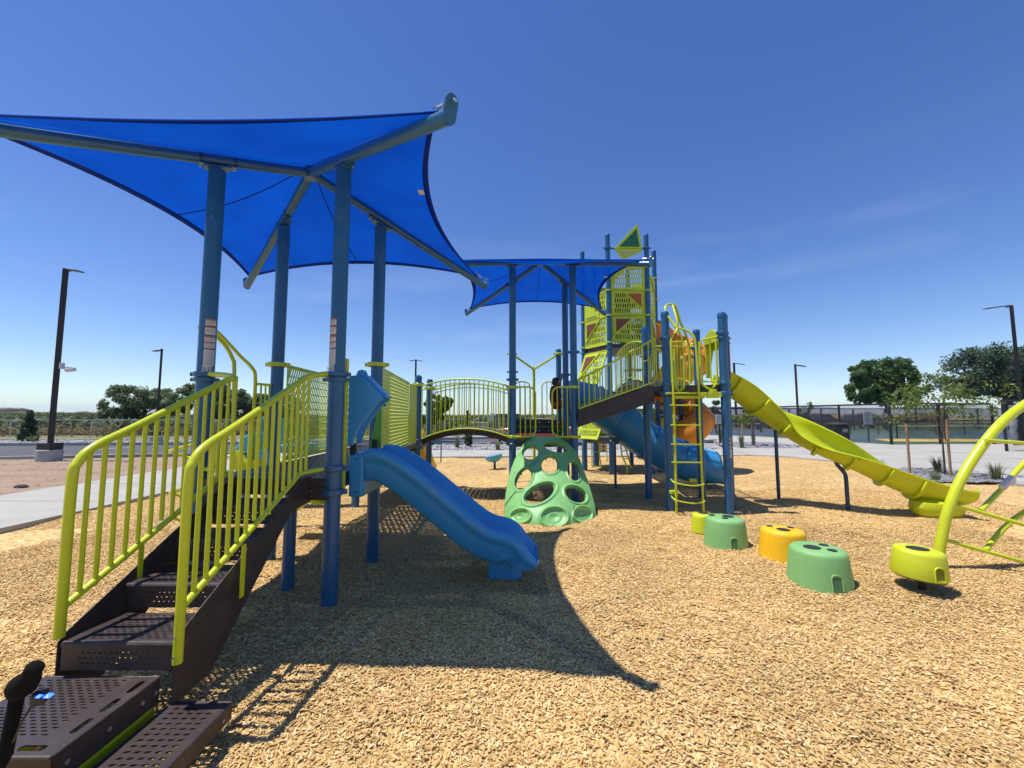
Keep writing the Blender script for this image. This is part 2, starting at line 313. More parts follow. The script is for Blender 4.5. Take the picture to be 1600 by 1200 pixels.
def perf(o, ux, uy, w, h, rows, cols, mx=0.04, my=0.04, fx=0.6, fy=0.5, slant=0.0, stag=0.5, keep=None, th=0.005):
    """sheet of w x h metres with rows of slots left open"""
    o = Vector(o); ux = Vector(ux).normalized(); uy = Vector(uy).normalized(); b = MB(); bk = ux.cross(uy).normalized()*(-th); add_ = b.add
    def solid(vs, fs):
        n = len(vs); add_(list(vs)+[v_+bk for v_ in vs], [tuple(range(n)), tuple(range(2*n-1, n-1, -1))]+[(i, n+i, n+(i+1) % n, (i+1) % n) for i in range(n)])
    b.add = solid
    def P(x, y): return o+ux*x+uy*y
    def quad(x0, x1, y0, y1, s=0.0, x0t=None):
        b.add([P(x0, y0), P(x1, y0), P(x1+s, y1), P(x0+s, y1)], [(0, 1, 2, 3)])
    ch = (h-2*my)/rows; cw = (w-2*mx)/cols
    quad(0, w, 0, my); quad(0, w, h-my, h)
    for r_ in range(rows):
        y0 = my+r_*ch; a0 = y0+ch*(1-fy)/2; a1 = y0+ch*(1+fy)/2
        quad(0, w, y0, a0); quad(0, w, a1, y0+ch)
        off = (stag*(r_ % 2)+slant*r_) % 1.0
        holes = []
        for c in range(-1, cols+1):
            x0 = mx+(c+off)*cw+cw*(1-fx)/2; x1 = x0+cw*fx
            if x0 < mx*0.8 or x1+slant*cw*fy > w-mx*0.8: continue
            if keep and not keep((x0+x1)/2/w, (a0+a1)/2/h): continue
            holes.append((x0, x1))
        s = slant*cw*fy; x = 0.0; ch_ = min((a1-a0)*0.3, cw*fx*0.25)
        prev = None
        for x0, x1 in holes+[(w, w)]:
            last = x0 == w
            l0, l1 = (x, x+(s if prev else 0)); r0, r1 = x0, x0+(0 if last else s)
            b.add([P(l0, a0), P(r0, a0), P(r1, a1), P(l1, a1)], [(0, 1, 2, 3)])
            if not last and ch_ > 0.002:
                b.add([P(x0, a0), P(x0+ch_, a0), P(x0, a0+ch_)], [(0, 1, 2)]); b.add([P(x1, a0), P(x1, a0+ch_), P(x1-ch_, a0)], [(0, 1, 2)])
                b.add([P(x0+s, a1), P(x0+s, a1-ch_), P(x0+s+ch_, a1)], [(0, 1, 2)]); b.add([P(x1+s, a1), P(x1+s-ch_, a1), P(x1+s, a1-ch_)], [(0, 1, 2)])
            x = x1; prev = True
    del b.add
    return b
def sheet(name, poly, z, m, kind='structure', parent=None, thick=0.0):
    b = MB()
    if thick: b.prism(poly, z-thick, z)
    else: b.add([(x, y, z) for x, y in poly], [tuple(range(len(poly)))])
    o = b.build(name, m, parent)
    if kind and parent is None: o['kind'] = kind
    return o

# ------------------------------------------------------------ THE SETTING: ground
GZ = -0.13
gr = []
xs = np.concatenate([-np.geomspace(6500, 30, 22), np.linspace(-22, 22, 5), np.geomspace(30, 6500, 22)])
b = MB(); n_ = len(xs); vs = [(x, y, GZ) for y in xs for x in xs]
b.add(vs, [(j*n_+i, j*n_+i+1, (j+1)*n_+i+1, (j+1)*n_+i) for j in range(n_-1) for i in range(n_-1)])
o = b.build('ground', EARTH); o['kind'] = 'structure'

MUL = [(-6.7, -6), (10.9, -6), (11.05, 7), (10.85, 10.5), (10.45, 13.6), (9.9, 15.1), (9.0, 15.4), (-6.7, 14.6)]
# wood-chip bed: a gently uneven sheet
def inpoly(x, y, P):
    c = False; j = len(P)-1
    for i in range(len(P)):
        if (P[i][1] > y) != (P[j][1] > y) and x < (P[j][0]-P[i][0])*(y-P[i][1])/(P[j][1]-P[i][1])+P[i][0]: c = not c
        j = i
    return c
HOLLOWS = [(0.42, 3.85, 0.32, 0.05), (7.2, 6.3, 0.4, 0.05), (4.95, 8.85, 0.35, 0.05), (-1.45, 0.9, 0.3, 0.03), (0.9, 3.0, 0.09, 0.03), (1.25, 2.75, 0.09, 0.028), (1.5, 3.25, 0.09, 0.028), (2.1, 3.1, 0.09, 0.028), (0.5, 2.0, 0.1, 0.028), (1.6, 1.9, 0.1, 0.028), (2.4, 2.4, 0.1, 0.028), (3.4, 4.5, 0.1, 0.028), (1.6, 4.6, 0.1, 0.028), (2.0, 5.6, 0.12, 0.03), (4.3, 5.2, 0.12, 0.03), (-0.6, 2.0, 0.12, 0.028)]
def bump_z(x, y):
    z = 0.012*np.sin(x*2.1+1.3*np.sin(y*1.7))+0.011*np.sin(y*2.9+x*0.8)+0.007*np.sin(x*5.3-y*4.1)+0.006*np.sin(x*8.7+2*np.sin(y*6.1))*np.sin(y*7.9+x)
    for hx, hy, r_, a_ in HOLLOWS: z = z-a_*np.exp(-((x-hx)**2+(y-hy)**2)/r_**2)+0.45*a_*np.exp(-((np.hypot(x-hx, y-hy)-1.6*r_)/(0.45*r_))**2)
    return z
nx, ny = 260, 240; b = MB(); gx = np.linspace(-6.72, 11.07, nx); gy = np.linspace(-6, 15.45, ny)
vs = [(x, y, bump_z(x, y)-0.012) for y in gy for x in gx]
b.add(vs, [(j*nx+i, j*nx+i+1, (j+1)*nx+i+1, (j+1)*nx+i) for j in range(ny-1) for i in range(nx-1) if inpoly((gx[i]+gx[i+1])/2, (gy[j]+gy[j+1])/2, [(-6.75, -7), (11.2, -7), (11.2, 8), (11.0, 10.6), (10.6, 13.7), (10.1, 15.4), (9, 15.6), (-6.75, 15.6)])])
mulch = b.build('mulch_bed', MULCH, smooth=True); mulch['kind'] = 'structure'

CZ = 0.035
sheet('concrete_path', [(-9.45, -6), (-6.7, -6), (-6.7, 14.6), (-9.5, 14.9)], CZ, CONC, thick=0.2)
# dark-coloured joints in the path
jb = MB()
for y in np.arange(-2, 14.5, 1.83): jb.box((-8.08, y, CZ+0.0015), (2.72, 0.012, 0.003))
o = jb.build('path_joint', mat('joint_shadow', (0.16, 0.15, 0.14), 0.95)); o['kind'] = 'structure'
sheet('back_pavement', [(-11.5, 14.95), (-9.5, 14.95), (-6.7, 14.65), (9.0, 15.45), (9.6, 18.1), (0, 17.8), (-6.7, 17.4), (-9.5, 16.2), (-11.4, 15.7)], CZ, CONC, thick=0.2)
sheet('plaza', [(11.1, -6), (11.1, 7), (10.9, 10.5), (10.5, 13.6), (9.95, 15.1), (9.04, 15.45), (9.64, 18.1), (12, 24), (13, 34), (17.6, 30), (18.3, 26), (19.45, 21), (22.4, 21.4), (34, 21.8), (34, -6)], CZ, CONC, thick=0.2)
jb = MB(); jm = MATS['joint_shadow']
for x in np.arange(-5.5, 9, 1.8): jb.box((x, 16.3, CZ+0.0015), (0.012, 2.7, 0.003))
for y in np.arange(2, 21, 2.4): jb.box((15.0, y, CZ+0.0015), (8.0 if y < 13 else 7.6, 0.014, 0.003))
for x in (14.0, 17.5): jb.box((x, 10.5, CZ+0.0015), (0.014, 20, 0.003))
o = jb.build('pavement_joint', jm); o['kind'] = 'structure'
sheet('bare_dirt', [(-60, -6), (-9.45, -6), (-9.5, 14.9), (-11.5, 15.3), (-17.8, 14.15), (-60, 10.5)], 0.0, DIRT)
ASP = [(-90, 8), (-60, 10.6), (-17.8, 14.3), (-11.4, 15.8), (-8.5, 17.0), (-4.5, 21.2), (0, 22.0), (9, 22.6), (12.5, 25), (13.5, 40), (13.0, 60), (0, 28), (-5, 26.5), (-12, 22.4), (-27, 21.2), (-90, 18.5)]
sheet('parking_lot', ASP, -0.045, ASPH)
sheet('car_park', [(9, 31), (60, 52), (90, 66), (60, 70), (8, 48)], -0.05, ASPH)
def kerb(name, pts, w=0.15, h=0.12, z=-0.06):
    b = MB(); P = [Vector((x, y, z+h/2)) for x, y in pts]
    b.sweep(P, [(-w/2, -h/2), (w/2, -h/2), (w/2, h/2), (-w/2, h/2)]); o = b.build(name, CONC); o['kind'] = 'structure'; return o
kerb('kerb', [(-60, 10.55), (-17.8, 14.22), (-11.4, 15.75), (-8.5, 17.2), (-4.5, 21.1), (0, 21.9), (9, 22.5), (12.4, 24.9)], 0.16, 0.16)
kerb('kerb', [(-90, 18.6), (-27, 21.3), (-12, 22.5), (-5, 26.6), (0, 28.1), (13, 60)], 0.16, 0.16)
kerb('kerb', [(-90, 23.6), (-27, 25.4), (-12, 26.2), (-5, 30), (0, 32)], 0.16, 0.14)
def planter(name, poly, z=0.0): return sheet(name, poly, z, GRAVEL)
planter('gravel_strip', [(-90, 18.7), (-27, 21.4), (-12, 22.6), (-5, 26.7), (0, 28.3), (2, 33), (0, 31.9), (-5, 29.9), (-12, 26.1), (-27, 25.3), (-90, 23.5)], 0.02)
planter('gravel_planter', [(-6.6, 17.5), (0, 17.9), (9.5, 18.2), (11, 22.4), (9, 22.4), (0, 21.8), (-4.4, 21.0), (-7.6, 17.7)], 0.02)
sheet('lawn_strip', [(-90, 23.7), (-27, 25.5), (-12, 26.3), (-5, 30.1), (0, 40), (-12, 31), (-30, 29), (-90, 28)], -0.03, mat('rough_grass', (0.10, 0.13, 0.03), 0.95, col2=(0.22, 0.24, 0.07), vscale=1.5, bump=0.8, bscale=10))
sheet('lawn', [(34, 44), (40, 43), (130, 60), (160, 100), (60, 95), (36, 70)], -0.02, LAWN)
# parking stripes
lb = []
for x0, y0, x1, y1 in ((-26.2, 18.1, -25.7, 19.8), (-19.2, 18.6, -18.9, 20.4), (-15.0, 18.8, -14.7, 20.6), (-11.6, 18.9, -11.3, 20.7), (-3.0, 24, -2.8, 26.5), (2, 24.3, 2.4, 27)):
    b = MB(); d = Vector((x1-x0, y1-y0)).normalized()*1; nrm = Vector((-d.y, d.x))*0.06
    b.add([(x0+nrm.x, y0+nrm.y, -0.041), (x0-nrm.x, y0-nrm.y, -0.041), (x1-nrm.x, y1-nrm.y, -0.041), (x1+nrm.x, y1+nrm.y, -0.041)], [(0, 1, 2, 3)])
    o = b.build('parking_stripe', LINE); o['kind'] = 'structure'
# courts
sheet('sports_court', [(14.5, 31.2), (17.7, 30.2), (18.4, 26.2), (19.55, 21.2), (22.4, 21.6), (34, 22), (48, 30), (60, 46), (34, 44.5), (16, 44)], -0.02, COURTG)
sheet('court_paint', [(20, 26.5), (31, 25.2), (32.5, 28.0), (24, 30.5), (20.8, 31)], -0.016, COURTB)
sheet('court_paint', [(17.2, 33), (24, 33), (24, 40), (17.0, 40)], -0.016, COURTB)
sheet('court_paint', [(34, 27), (46, 31), (50, 38), (38, 38)], -0.016, COURTB)
sheet('court_paint', [(22.6, 24.6), (33, 23.4), (36, 24.3), (30, 26.9), (24, 27.2)], -0.012, COURTY)
for a, c in (((20, 29), (31, 27.3)), ((21, 33), (34, 32.4)), ((17, 36.5), (24, 36.5))):
    b = MB(); b.add([(a[0], a[1], -0.008), (c[0], c[1], -0.008), (c[0], c[1]+0.08, -0.008), (a[0], a[1]+0.08, -0.008)], [(0, 1, 2, 3)])
    o = b.build('court_line', LINE); o['kind'] = 'structure'

# far land
def ridge(name, pts, depth, m, seed, jag):
    r_ = random.Random(seed); b = MB(); P = []; top = []
    for i in range(len(pts)-1):
        k = 40
        for j in range(k):
            t = j/k; P.append(tuple(pts[i][q]*(1-t)+pts[i+1][q]*t for q in range(3)))
    P.append(pts[-1]); n = len(P); ph = [r_.uniform(0, 6) for _ in range(6)]
    vs = []
    for k, (x, y, h) in enumerate(P):
        hh = h*(1+jag*(sin(k*0.21+ph[0])*0.5+sin(k*0.53+ph[1])*0.3+sin(k*1.3+ph[2])*0.15+sin(k*2.9+ph[3])*0.08))
        L = math.hypot(x, y); dx, dy = x/L, y/L
        for f, g in ((0, 0), (0.35, 0.5+0.12*sin(k*0.9+ph[4])), (0.6, 0.85), (0.75, 1.0), (1.0, 0.9)):
            vs.append((x+dx*depth*f, y+dy*depth*f, GZ-0.5 if g == 0 else hh*g))
    b.add(vs, [(i*5+k, i*5+k+1, (i+1)*5+k+1, (i+1)*5+k) for i in range(n-1) for k in range(4)])
    o = b.build(name, m, smooth=True); o['kind'] = 'structure'; return o
ridge('mountains', [(300, 5400, 12), (900, 5200, 62), (1500, 5000, 104), (2500, 4800, 118), (3600, 4300, 96), (4300, 3600, 80), (4800, 2600, 50)], 900, FAR, 3, 0.22)
ridge('hills', [(-5000, 1500, 9), (-2500, 2300, 10), (-900, 2600, 9), (0, 2600, 8), (900, 2600, 6)], 400, HILLM, 8, 0.2)
ridge('hillside', [(-420, 90, 5.5), (-335, 215, 6.0), (-305, 225, 5.6), (-290, 240, 4.4), (-215, 238, 2.9), (-140, 245, 2.5), (-60, 255, 2.2), (10, 260, 1.9), (60, 262, 1.5)], 60, HILLM, 4, 0.08)

# ------------------------------------------------------------ foliage
def leaves(cents, rad, per, size, seed, flat=0.8, stretch=(1, 1, 1)):
    g = np.random.default_rng(seed); C = np.asarray(cents, float); n = len(C)*per
    rr = np.repeat(np.asarray(rad, float) if hasattr(rad, '__len__') else np.full(len(C), rad), per)
    d = g.normal(size=(n, 3)); d /= np.linalg.norm(d, axis=1)[:, None]
    p = np.repeat(C, per, axis=0)+d*(rr*g.uniform(0.35, 1.0, n)**0.7)[:, None]*np.array(stretch)
    a = g.normal(size=(n, 3)); a /= np.linalg.norm(a, axis=1)[:, None]
    nrm = d*0.6+np.array([0, 0, flat*0.5])+g.normal(size=(n, 3))*0.5; nrm /= np.linalg.norm(nrm, axis=1)[:, None]
    a -= nrm*(a*nrm).sum(1)[:, None]; a /= np.linalg.norm(a, axis=1)[:, None]; c = np.cross(nrm, a)
    s = (size*g.uniform(0.6, 1.35, n))[:, None]
    v = np.stack([p-a*s, p-c*s*0.5, p+a*s, p+c*s*0.5], 1).reshape(-1, 3)
    return v
def leafmesh(name, v, m, parent=None):
    n = len(v)//4; me = bpy.data.meshes.new(name); me.vertices.add(len(v)); me.vertices.foreach_set('co', v.astype(np.float32).ravel())
    me.loops.add(n*4); me.loops.foreach_set('vertex_index', np.arange(n*4, dtype=np.int32))
    me.polygons.add(n); me.polygons.foreach_set('loop_start', np.arange(0, n*4, 4, dtype=np.int32)); me.polygons.foreach_set('loop_total', np.full(n, 4, dtype=np.int32))
    me.update(calc_edges=True); me.materials.append(m); o = bpy.data.objects.new(name, me); link(o, parent); return o
def crown_pts(c, r, n, seed, shell=0.55):
    g = np.random.default_rng(seed); d = g.normal(size=(n, 3)); d /= np.linalg.norm(d, axis=1)[:, None]
    return np.array(c)+d*np.array(r)*(g.uniform(shell**3, 1, n)**(1/3))[:, None]
def tree(name, label, x, y, h, r, m, seed, trunk_r=0.25, trunk_h=0.3, lobes=9, per=90, leaf=0.22, group=None, lean=(0, 0), cat='tree', nl=None, z0=0.0, squash=0.8):
    t = root(name, label, cat, (x, y, z0), group); g = random.Random(seed)
    cz = h*(0.5+trunk_h*0.5); rz = h*(1-trunk_h)/2
    tops = []; lob = []
    for i in range(lobes):
        a = 2*pi*i/lobes+g.uniform(-.4, .4); e = g.uniform(-0.75, 0.95); q = math.sqrt(max(0.05, 1-e*e))*g.uniform(0.5, 0.78)
        lob.append((x+lean[0]+r*q*cos(a), y+lean[1]+r*q*sin(a), z0+cz+rz*e*0.72)); tops.append(r*g.uniform(0.28, 0.46))
    lob.append((x+lean[0], y+lean[1], z0+cz)); tops.append(r*0.5)
    cents = []; rad = []
    for (c, q) in zip(lob, tops):
        k = nl or 16; pts = crown_pts(c, (q, q, q*squash), k, g.randrange(9999), 0.6); cents += list(pts); rad += [q*0.30]*k
    cents = np.array(cents); cents[:, 2] = np.minimum(cents[:, 2], z0+h-0.1*r)
    leafmesh('crown', leaves(cents, rad, per, leaf, seed), m, t)
    b = MB(); top = Vector((x+lean[0]*0.8, y+lean[1]*0.8, z0+cz))
    base = Vector((x, y, z0-0.05)); mid = base.lerp(top, 0.5)+Vector((g.uniform(-.05, .05)*r, 0, 0))
    b.tube(crom([base, mid, top], 5), [trunk_r*(1.15-0.75*i/10) for i in range(11)], 8)
    for c in lob[:-1]:
        s = base.lerp(top, g.uniform(0.45, 0.9)); c = Vector(c)
        b.tube(crom([s, s.lerp(c, 0.5)+Vector((0, 0, 0.05*r)), c], 3), [trunk_r*0.42*(1-0.11*i) for i in range(7)], 5)
    b.build('trunk', BARK, t, smooth=True); return t
def conifer(label, x, y, h, r, seed, m=LEAF3, n=70, leaf=0.07, z0=0.0, name='conifer'):
    t = root(name, label, 'evergreen', (x, y, z0)); g = random.Random(seed); C = []; rd = []
    for i in range(n):
        f = g.random()**1.4; q = r*(1-f)**0.8*g.uniform(0.4, 1); a = g.uniform(0, 6.28)
        C.append((x+q*cos(a), y+q*sin(a), z0+0.1*h+f*0.9*h)); rd.append(r*0.28)
    leafmesh('crown', leaves(C, rd, 34, leaf, seed), m, t)
    b = MB(); b.tube([(x, y, z0-0.05), (x, y, z0+h*0.9)], [0.04*h, 0.008*h], 6); b.build('trunk', BARK, t, smooth=True); return t
tree('broadleaf_tree', 'big round dark-leaved tree left of the tower lamp post behind the silver mesh fence', -42.5, 47, 4.9, 4.4, LEAF5, 11, per=130, leaf=0.13, trunk_h=0.12, group='trees beyond the car park')
tree('broadleaf_tree', 'widest dark bushy tree right behind the leftmost blue canopy post', -34.0, 46, 5.2, 4.6, LEAF5, 12, per=130, leaf=0.13, trunk_h=0.12, group='trees beyond the car park')
tree('broadleaf_tree', 'low dark tree crown seen between the curved lime handrails on the left', -28.5, 48, 4.0, 3.4, LEAF5, 13, per=110, leaf=0.13, trunk_h=0.12, group='trees beyond the car park')
tree('bushy_shrub', 'pale green bush at the left foot of the big round tree', -48.2, 50, 2.6, 2.4, LEAF5, 14, per=70, leaf=0.15, trunk_h=0.05, trunk_r=0.08, cat='bush')
tree('small_tree', 'small dense green tree behind the left end of the arched bridge', -4.55, 24.5, 3.05, 1.0, LEAF1, 21, trunk_r=0.06, trunk_h=0.2, lobes=9, per=80, leaf=0.09)
conifer('young dark conifer standing left behind the near lamp post', -27.9, 23.6, 1.8, 0.42, 5, n=80)
conifer('narrow dark conifer in the gravel below the arched bridge', -2.12, 19.6, 1.75, 0.24, 6, n=90, leaf=0.05)
tree('oak_tree', 'large rounded dark green tree beyond the courts, left of the pine', 68.8, 74, 11.8, 5.9, LEAF1, 31, trunk_r=0.38, trunk_h=0.2, lobes=17, per=120, leaf=0.23, lean=(-1.8, 0), nl=16)
tree('pine_tree', 'huge dark spreading pine tree at the right edge beyond the courts', 90.5, 74, 14.4, 11.0, LEAF3, 32, trunk_r=0.8, trunk_h=0.24, lobes=24, per=80, leaf=0.24, nl=12, squash=0.42)
tree('pine_tree', 'second dark tree crown cut off by the right picture edge, farther than the pine', 104, 80, 13.5, 7.0, LEAF3, 33, trunk_r=0.5, trunk_h=0.2, lobes=9, per=80, leaf=0.34)
tx, ty = G(1477, 744)
tree('young_tree', 'young staked tree with pale open leaves in the gravel island by the courts', tx, ty, 2.78, 1.38, LEAF2, 41, trunk_r=0.022, trunk_h=0.34, lobes=11, per=13, leaf=0.050, nl=8, z0=0.03, squash=0.42)
for i, (u, v, h, lb_) in enumerate(((1422, 742, 1.3, 'left wooden stake beside the young tree'), (1486, 747, 1.42, 'right wooden stake beside the young tree'))):
    x, y = G(u, v); o = MB().box((x, y, h/2), (0.042, 0.042, h)).build('wooden_stake', STAKE, bevel=0.004); tag(o, lb_, 'stake', 'wooden tree stakes')
sx, sy = G(1172, 698)
tree('sapling', 'thin sparse sapling between the tall blue post and the first lime slide support', sx+0.2, sy, 2.3, 1.0, LEAF2, 42, trunk_r=0.03, trunk_h=0.35, lobes=6, per=11, leaf=0.075, nl=9, z0=0.03)
for u, v, h, lb_ in ((1161, 699, 1.15, 'thin wooden stake left of the sparse sapling'), (1176, 697, 1.2, 'thin wooden stake right of the sparse sapling')):
    x, y = G(u, v); tag(MB().box((x, y, h/2), (0.05, 0.05, h)).build('wooden_stake', STAKE), lb_, 'stake', 'wooden tree stakes')
for i, (u, y, h, r_, lb_) in enumerate(((1117, 36, 3.1, 0.6, 'slim young tree just left of the tall blue post beside the ladder'), (1188, 40, 3.2, 0.8, 'leafy small tree behind the court fence, below the top of the lime slide'), (1253, 42, 3.4, 0.5, 'slim poplar beside the lamp post over the lime slide'), (1262, 43, 3.3, 0.5, 'slim poplar right of its twin above the lime slide'), (1030, 34, 3.0, 0.8, 'small tree seen between the blue tube slide and the ladder'), (985, 36, 3.6, 1.1, 'sparse tree behind the blue tube slide'))):
    x = (u-800)/F*y; tree('small_tree', lb_, x, y, h, r_, LEAF5 if i < 4 else LEAF2, 50+i, trunk_r=0.05, trunk_h=0.25, lobes=6, per=30, leaf=0.11, nl=10)
# ground cover
def tuft(label, x, y, h, r, n, seed, m=LEAF5, z0=0.03, name='grass_tuft', cat='grass tuft'):
    g = random.Random(seed); b = MB()
    for i in range(n):
        a = g.uniform(0, 6.28); q = g.uniform(0, r*0.3); l = h*g.uniform(0.55, 1); o_ = r*g.uniform(0.3, 1)
        p0 = Vector((x+q*cos(a), y+q*sin(a), z0)); p2 = Vector((x+o_*cos(a), y+o_*sin(a), z0+l)); p1 = p0.lerp(p2, 0.5)+Vector((-0.15*o_*cos(a), -0.15*o_*sin(a), 0.1*l))
        w = 0.008*h/0.4; s = Vector((-sin(a), cos(a), 0))*w
        b.add([p0-s, p0+s, p1+s*0.8, p1-s*0.8, p2], [(0, 1, 2, 3), (3, 2, 4)])
    return tag(b.build(name, m), label, cat)
TG = 'tufts in the gravel beds'
for u, v, h, r_, lb_ in ((1376, 742, 0.42, 0.22, 'wispy grass tuft at the left end of the gravel island'), (1466, 741, 0.5, 0.25, 'tall grass tuft touching the young tree trunk'), (1462, 753, 0.28, 0.3, 'low grass tuft at the front of the gravel island'), (1557, 752, 0.45, 0.3, 'full grass tuft at the right end of the gravel island')):
    x, y = G(u, v); tuft(lb_, x, y, h, r_, 70, int(u), mat('sage_blade', (0.12, 0.15, 0.06), 0.8, col2=(0.24, 0.25, 0.12), vscale=5, trans=0.3))
for u, v, h, r_, lb_ in ((1126, 693, 1.0, 0.28, 'tall grass tuft left of the blue post right of the ladder'), (1159, 701, 0.75, 0.25, 'grass tuft at the stakes of the sparse sapling'), (1178, 697, 0.7, 0.22, 'grass tuft right of the sparse sapling'), (714, 701, 0.7, 0.3, 'pale grass tuft in the gravel under the arched bridge'), (778, 704, 0.5, 0.35, 'dry grass tuft by the front of the red car'), (50, 692, 0.5, 0.5, 'grass tuft at the foot of the left conifer')):
    x, y = G(u, v); tuft(lb_, x, y, h, r_, 60, int(u), mat('sage_blade', (0.12, 0.15, 0.06)))
# scrub on the hillside: uncountable
g = np.random.default_rng(77); C = []; rd = []
for i in range(4600):
    y = 36+g.uniform(0, 1)**2.0*190; x = g.uniform(-1.42, 0.16)*y-6
    if x > -4 and y < 62: continue
    C.append((x, y, g.uniform(0.0, 0.5)+min(1.0, max(0, (y-40)/150))*(0.9 if x > -0.9*y else 2.0))); rd.append(g.uniform(0.6, 1.5)*(1+0.004*y))
o = leafmesh('scrub', leaves(C, rd, 34, 0.30, 78, stretch=(1.5, 1.2, 0.62)), LEAF4); o['kind'] = 'stuff'; tag(o, 'olive green scrub and brush covering the low ground beyond the car park', 'scrub')
C = []; rd = []
for i in range(420):
    x = g.uniform(-60, -6); y = 31+g.uniform(0, 5)+max(0, (-x-30))*-0.02; C.append((x, y, g.uniform(0.0, 0.5))); rd.append(g.uniform(0.3, 0.7))
o = leafmesh('tall_weeds', leaves(C, rd, 26, 0.10, 79, stretch=(1.3, 1, 0.9)), mat('weed_leaf', (0.13, 0.12, 0.04), 0.8, col2=(0.32, 0.25, 0.12), vscale=0.5, trans=0.3)); o['kind'] = 'stuff'; tag(o, 'dry and green weeds along the foot of the silver fence', 'weeds')
C = [(g.uniform(48, 92), 88+g.uniform(-2, 2), g.uniform(0.2, 1.6)) for i in range(420)]
o = leafmesh('dry_reeds', leaves(C, 0.8, 26, 0.22, 80, stretch=(1.2, 1, 1.1)), REED); o['kind'] = 'stuff'; tag(o, 'band of dry tan reeds behind the courts', 'reeds')
C = [(g.uniform(8, 40), 56+g.uniform(-2, 30), g.uniform(0.1, 0.8)) for i in range(300)]
o = leafmesh('far_bushes', leaves(C, 0.9, 26, 0.22, 81, stretch=(1.4, 1, 0.8)), LEAF4); o['kind'] = 'stuff'; tag(o, 'grey green bushes behind the far court fence', 'bushes')
# loose stones
def stones(name, label, poly, n, s, seed, m):
    g = random.Random(seed); xs_ = [p[0] for p in poly]; ys_ = [p[1] for p in poly]; b = MB(); k = 0
    while k < n:
        x = g.uniform(min(xs_), max(xs_)); y = g.uniform(min(ys_), max(ys_))
        if not inpoly(x, y, poly): continue
        k += 1; q = s*g.uniform(0.5, 1.3); M = Matrix.Rotation(g.uniform(0, 6), 3, 'Z') @ Matrix.Rotation(g.uniform(-.5, .5), 3, 'X') @ Matrix.Diagonal((1, g.uniform(.5, .9), g.uniform(.35, .6)))
        vs_ = [M @ (Vector(v)*q)+Vector((x, y, 0.04)) for v in ((1, 0, 0), (0.2, 0.9, 0.1), (-0.9, 0.4, -0.1), (-0.6, -0.8, 0.1), (0.6, -0.9, 0), (0, 0, 0.9))]
        b.add(vs_, [(0, 1, 5), (1, 2, 5), (2, 3, 5), (3, 4, 5), (4, 0, 5)])
    o = b.build(name, m); o['kind'] = 'stuff'; return tag(o, label, 'stones')
isl = [G(u, v) for u, v in ((1372, 739), (1410, 733), (1470, 735), (1530, 743), (1575, 752), (1550, 756), (1500, 757), (1440, 754), (1395, 747))]
sheet('gravel_island', isl, CZ+0.01, GRAVEL)
STO = mat('slate_stone', (0.10, 0.105, 0.11), 0.9, col2=(0.30, 0.30, 0.31), vscale=9)
stones('slate_stones', 'dark grey slate stones in the planting island of the young tree', isl, 1500, 0.055, 5, STO)
isl2 = [G(u, v) for u, v in ((1118, 695), (1150, 692), (1200, 692), (1262, 699), (1230, 701), (1160, 701))]
sheet('gravel_island', isl2, CZ+0.01, GRAVEL); stones('slate_stones', 'dark stones in the small planting island behind the blue post', isl2, 500, 0.09, 6, STO)
stones('river_stones', 'grey stones in the gravel planter under the arched bridge', [(-6.2, 17.8), (9.3, 18.3), (10.4, 22.2), (0, 21.6), (-4.4, 20.8)], 2600, 0.09, 7, mat('river_stone', (0.16, 0.16, 0.16), 0.9, col2=(0.48, 0.48, 0.47), vscale=4))
stones('river_stones', 'grey stones in the long strip beyond the car park', [(-60, 20.3), (-27, 21.8), (-12, 22.9), (-5, 27), (-5, 29.6), (-12, 25.8), (-27, 25.0), (-60, 23.6)], 3000, 0.11, 8, MATS['river_stone'])
stones('dirt_clods', 'small clods and pebbles on the bare dirt left of the path', [(-24, 3), (-9.6, 3), (-9.6, 14.6), (-17, 14)], 1500, 0.025, 9, DIRT)

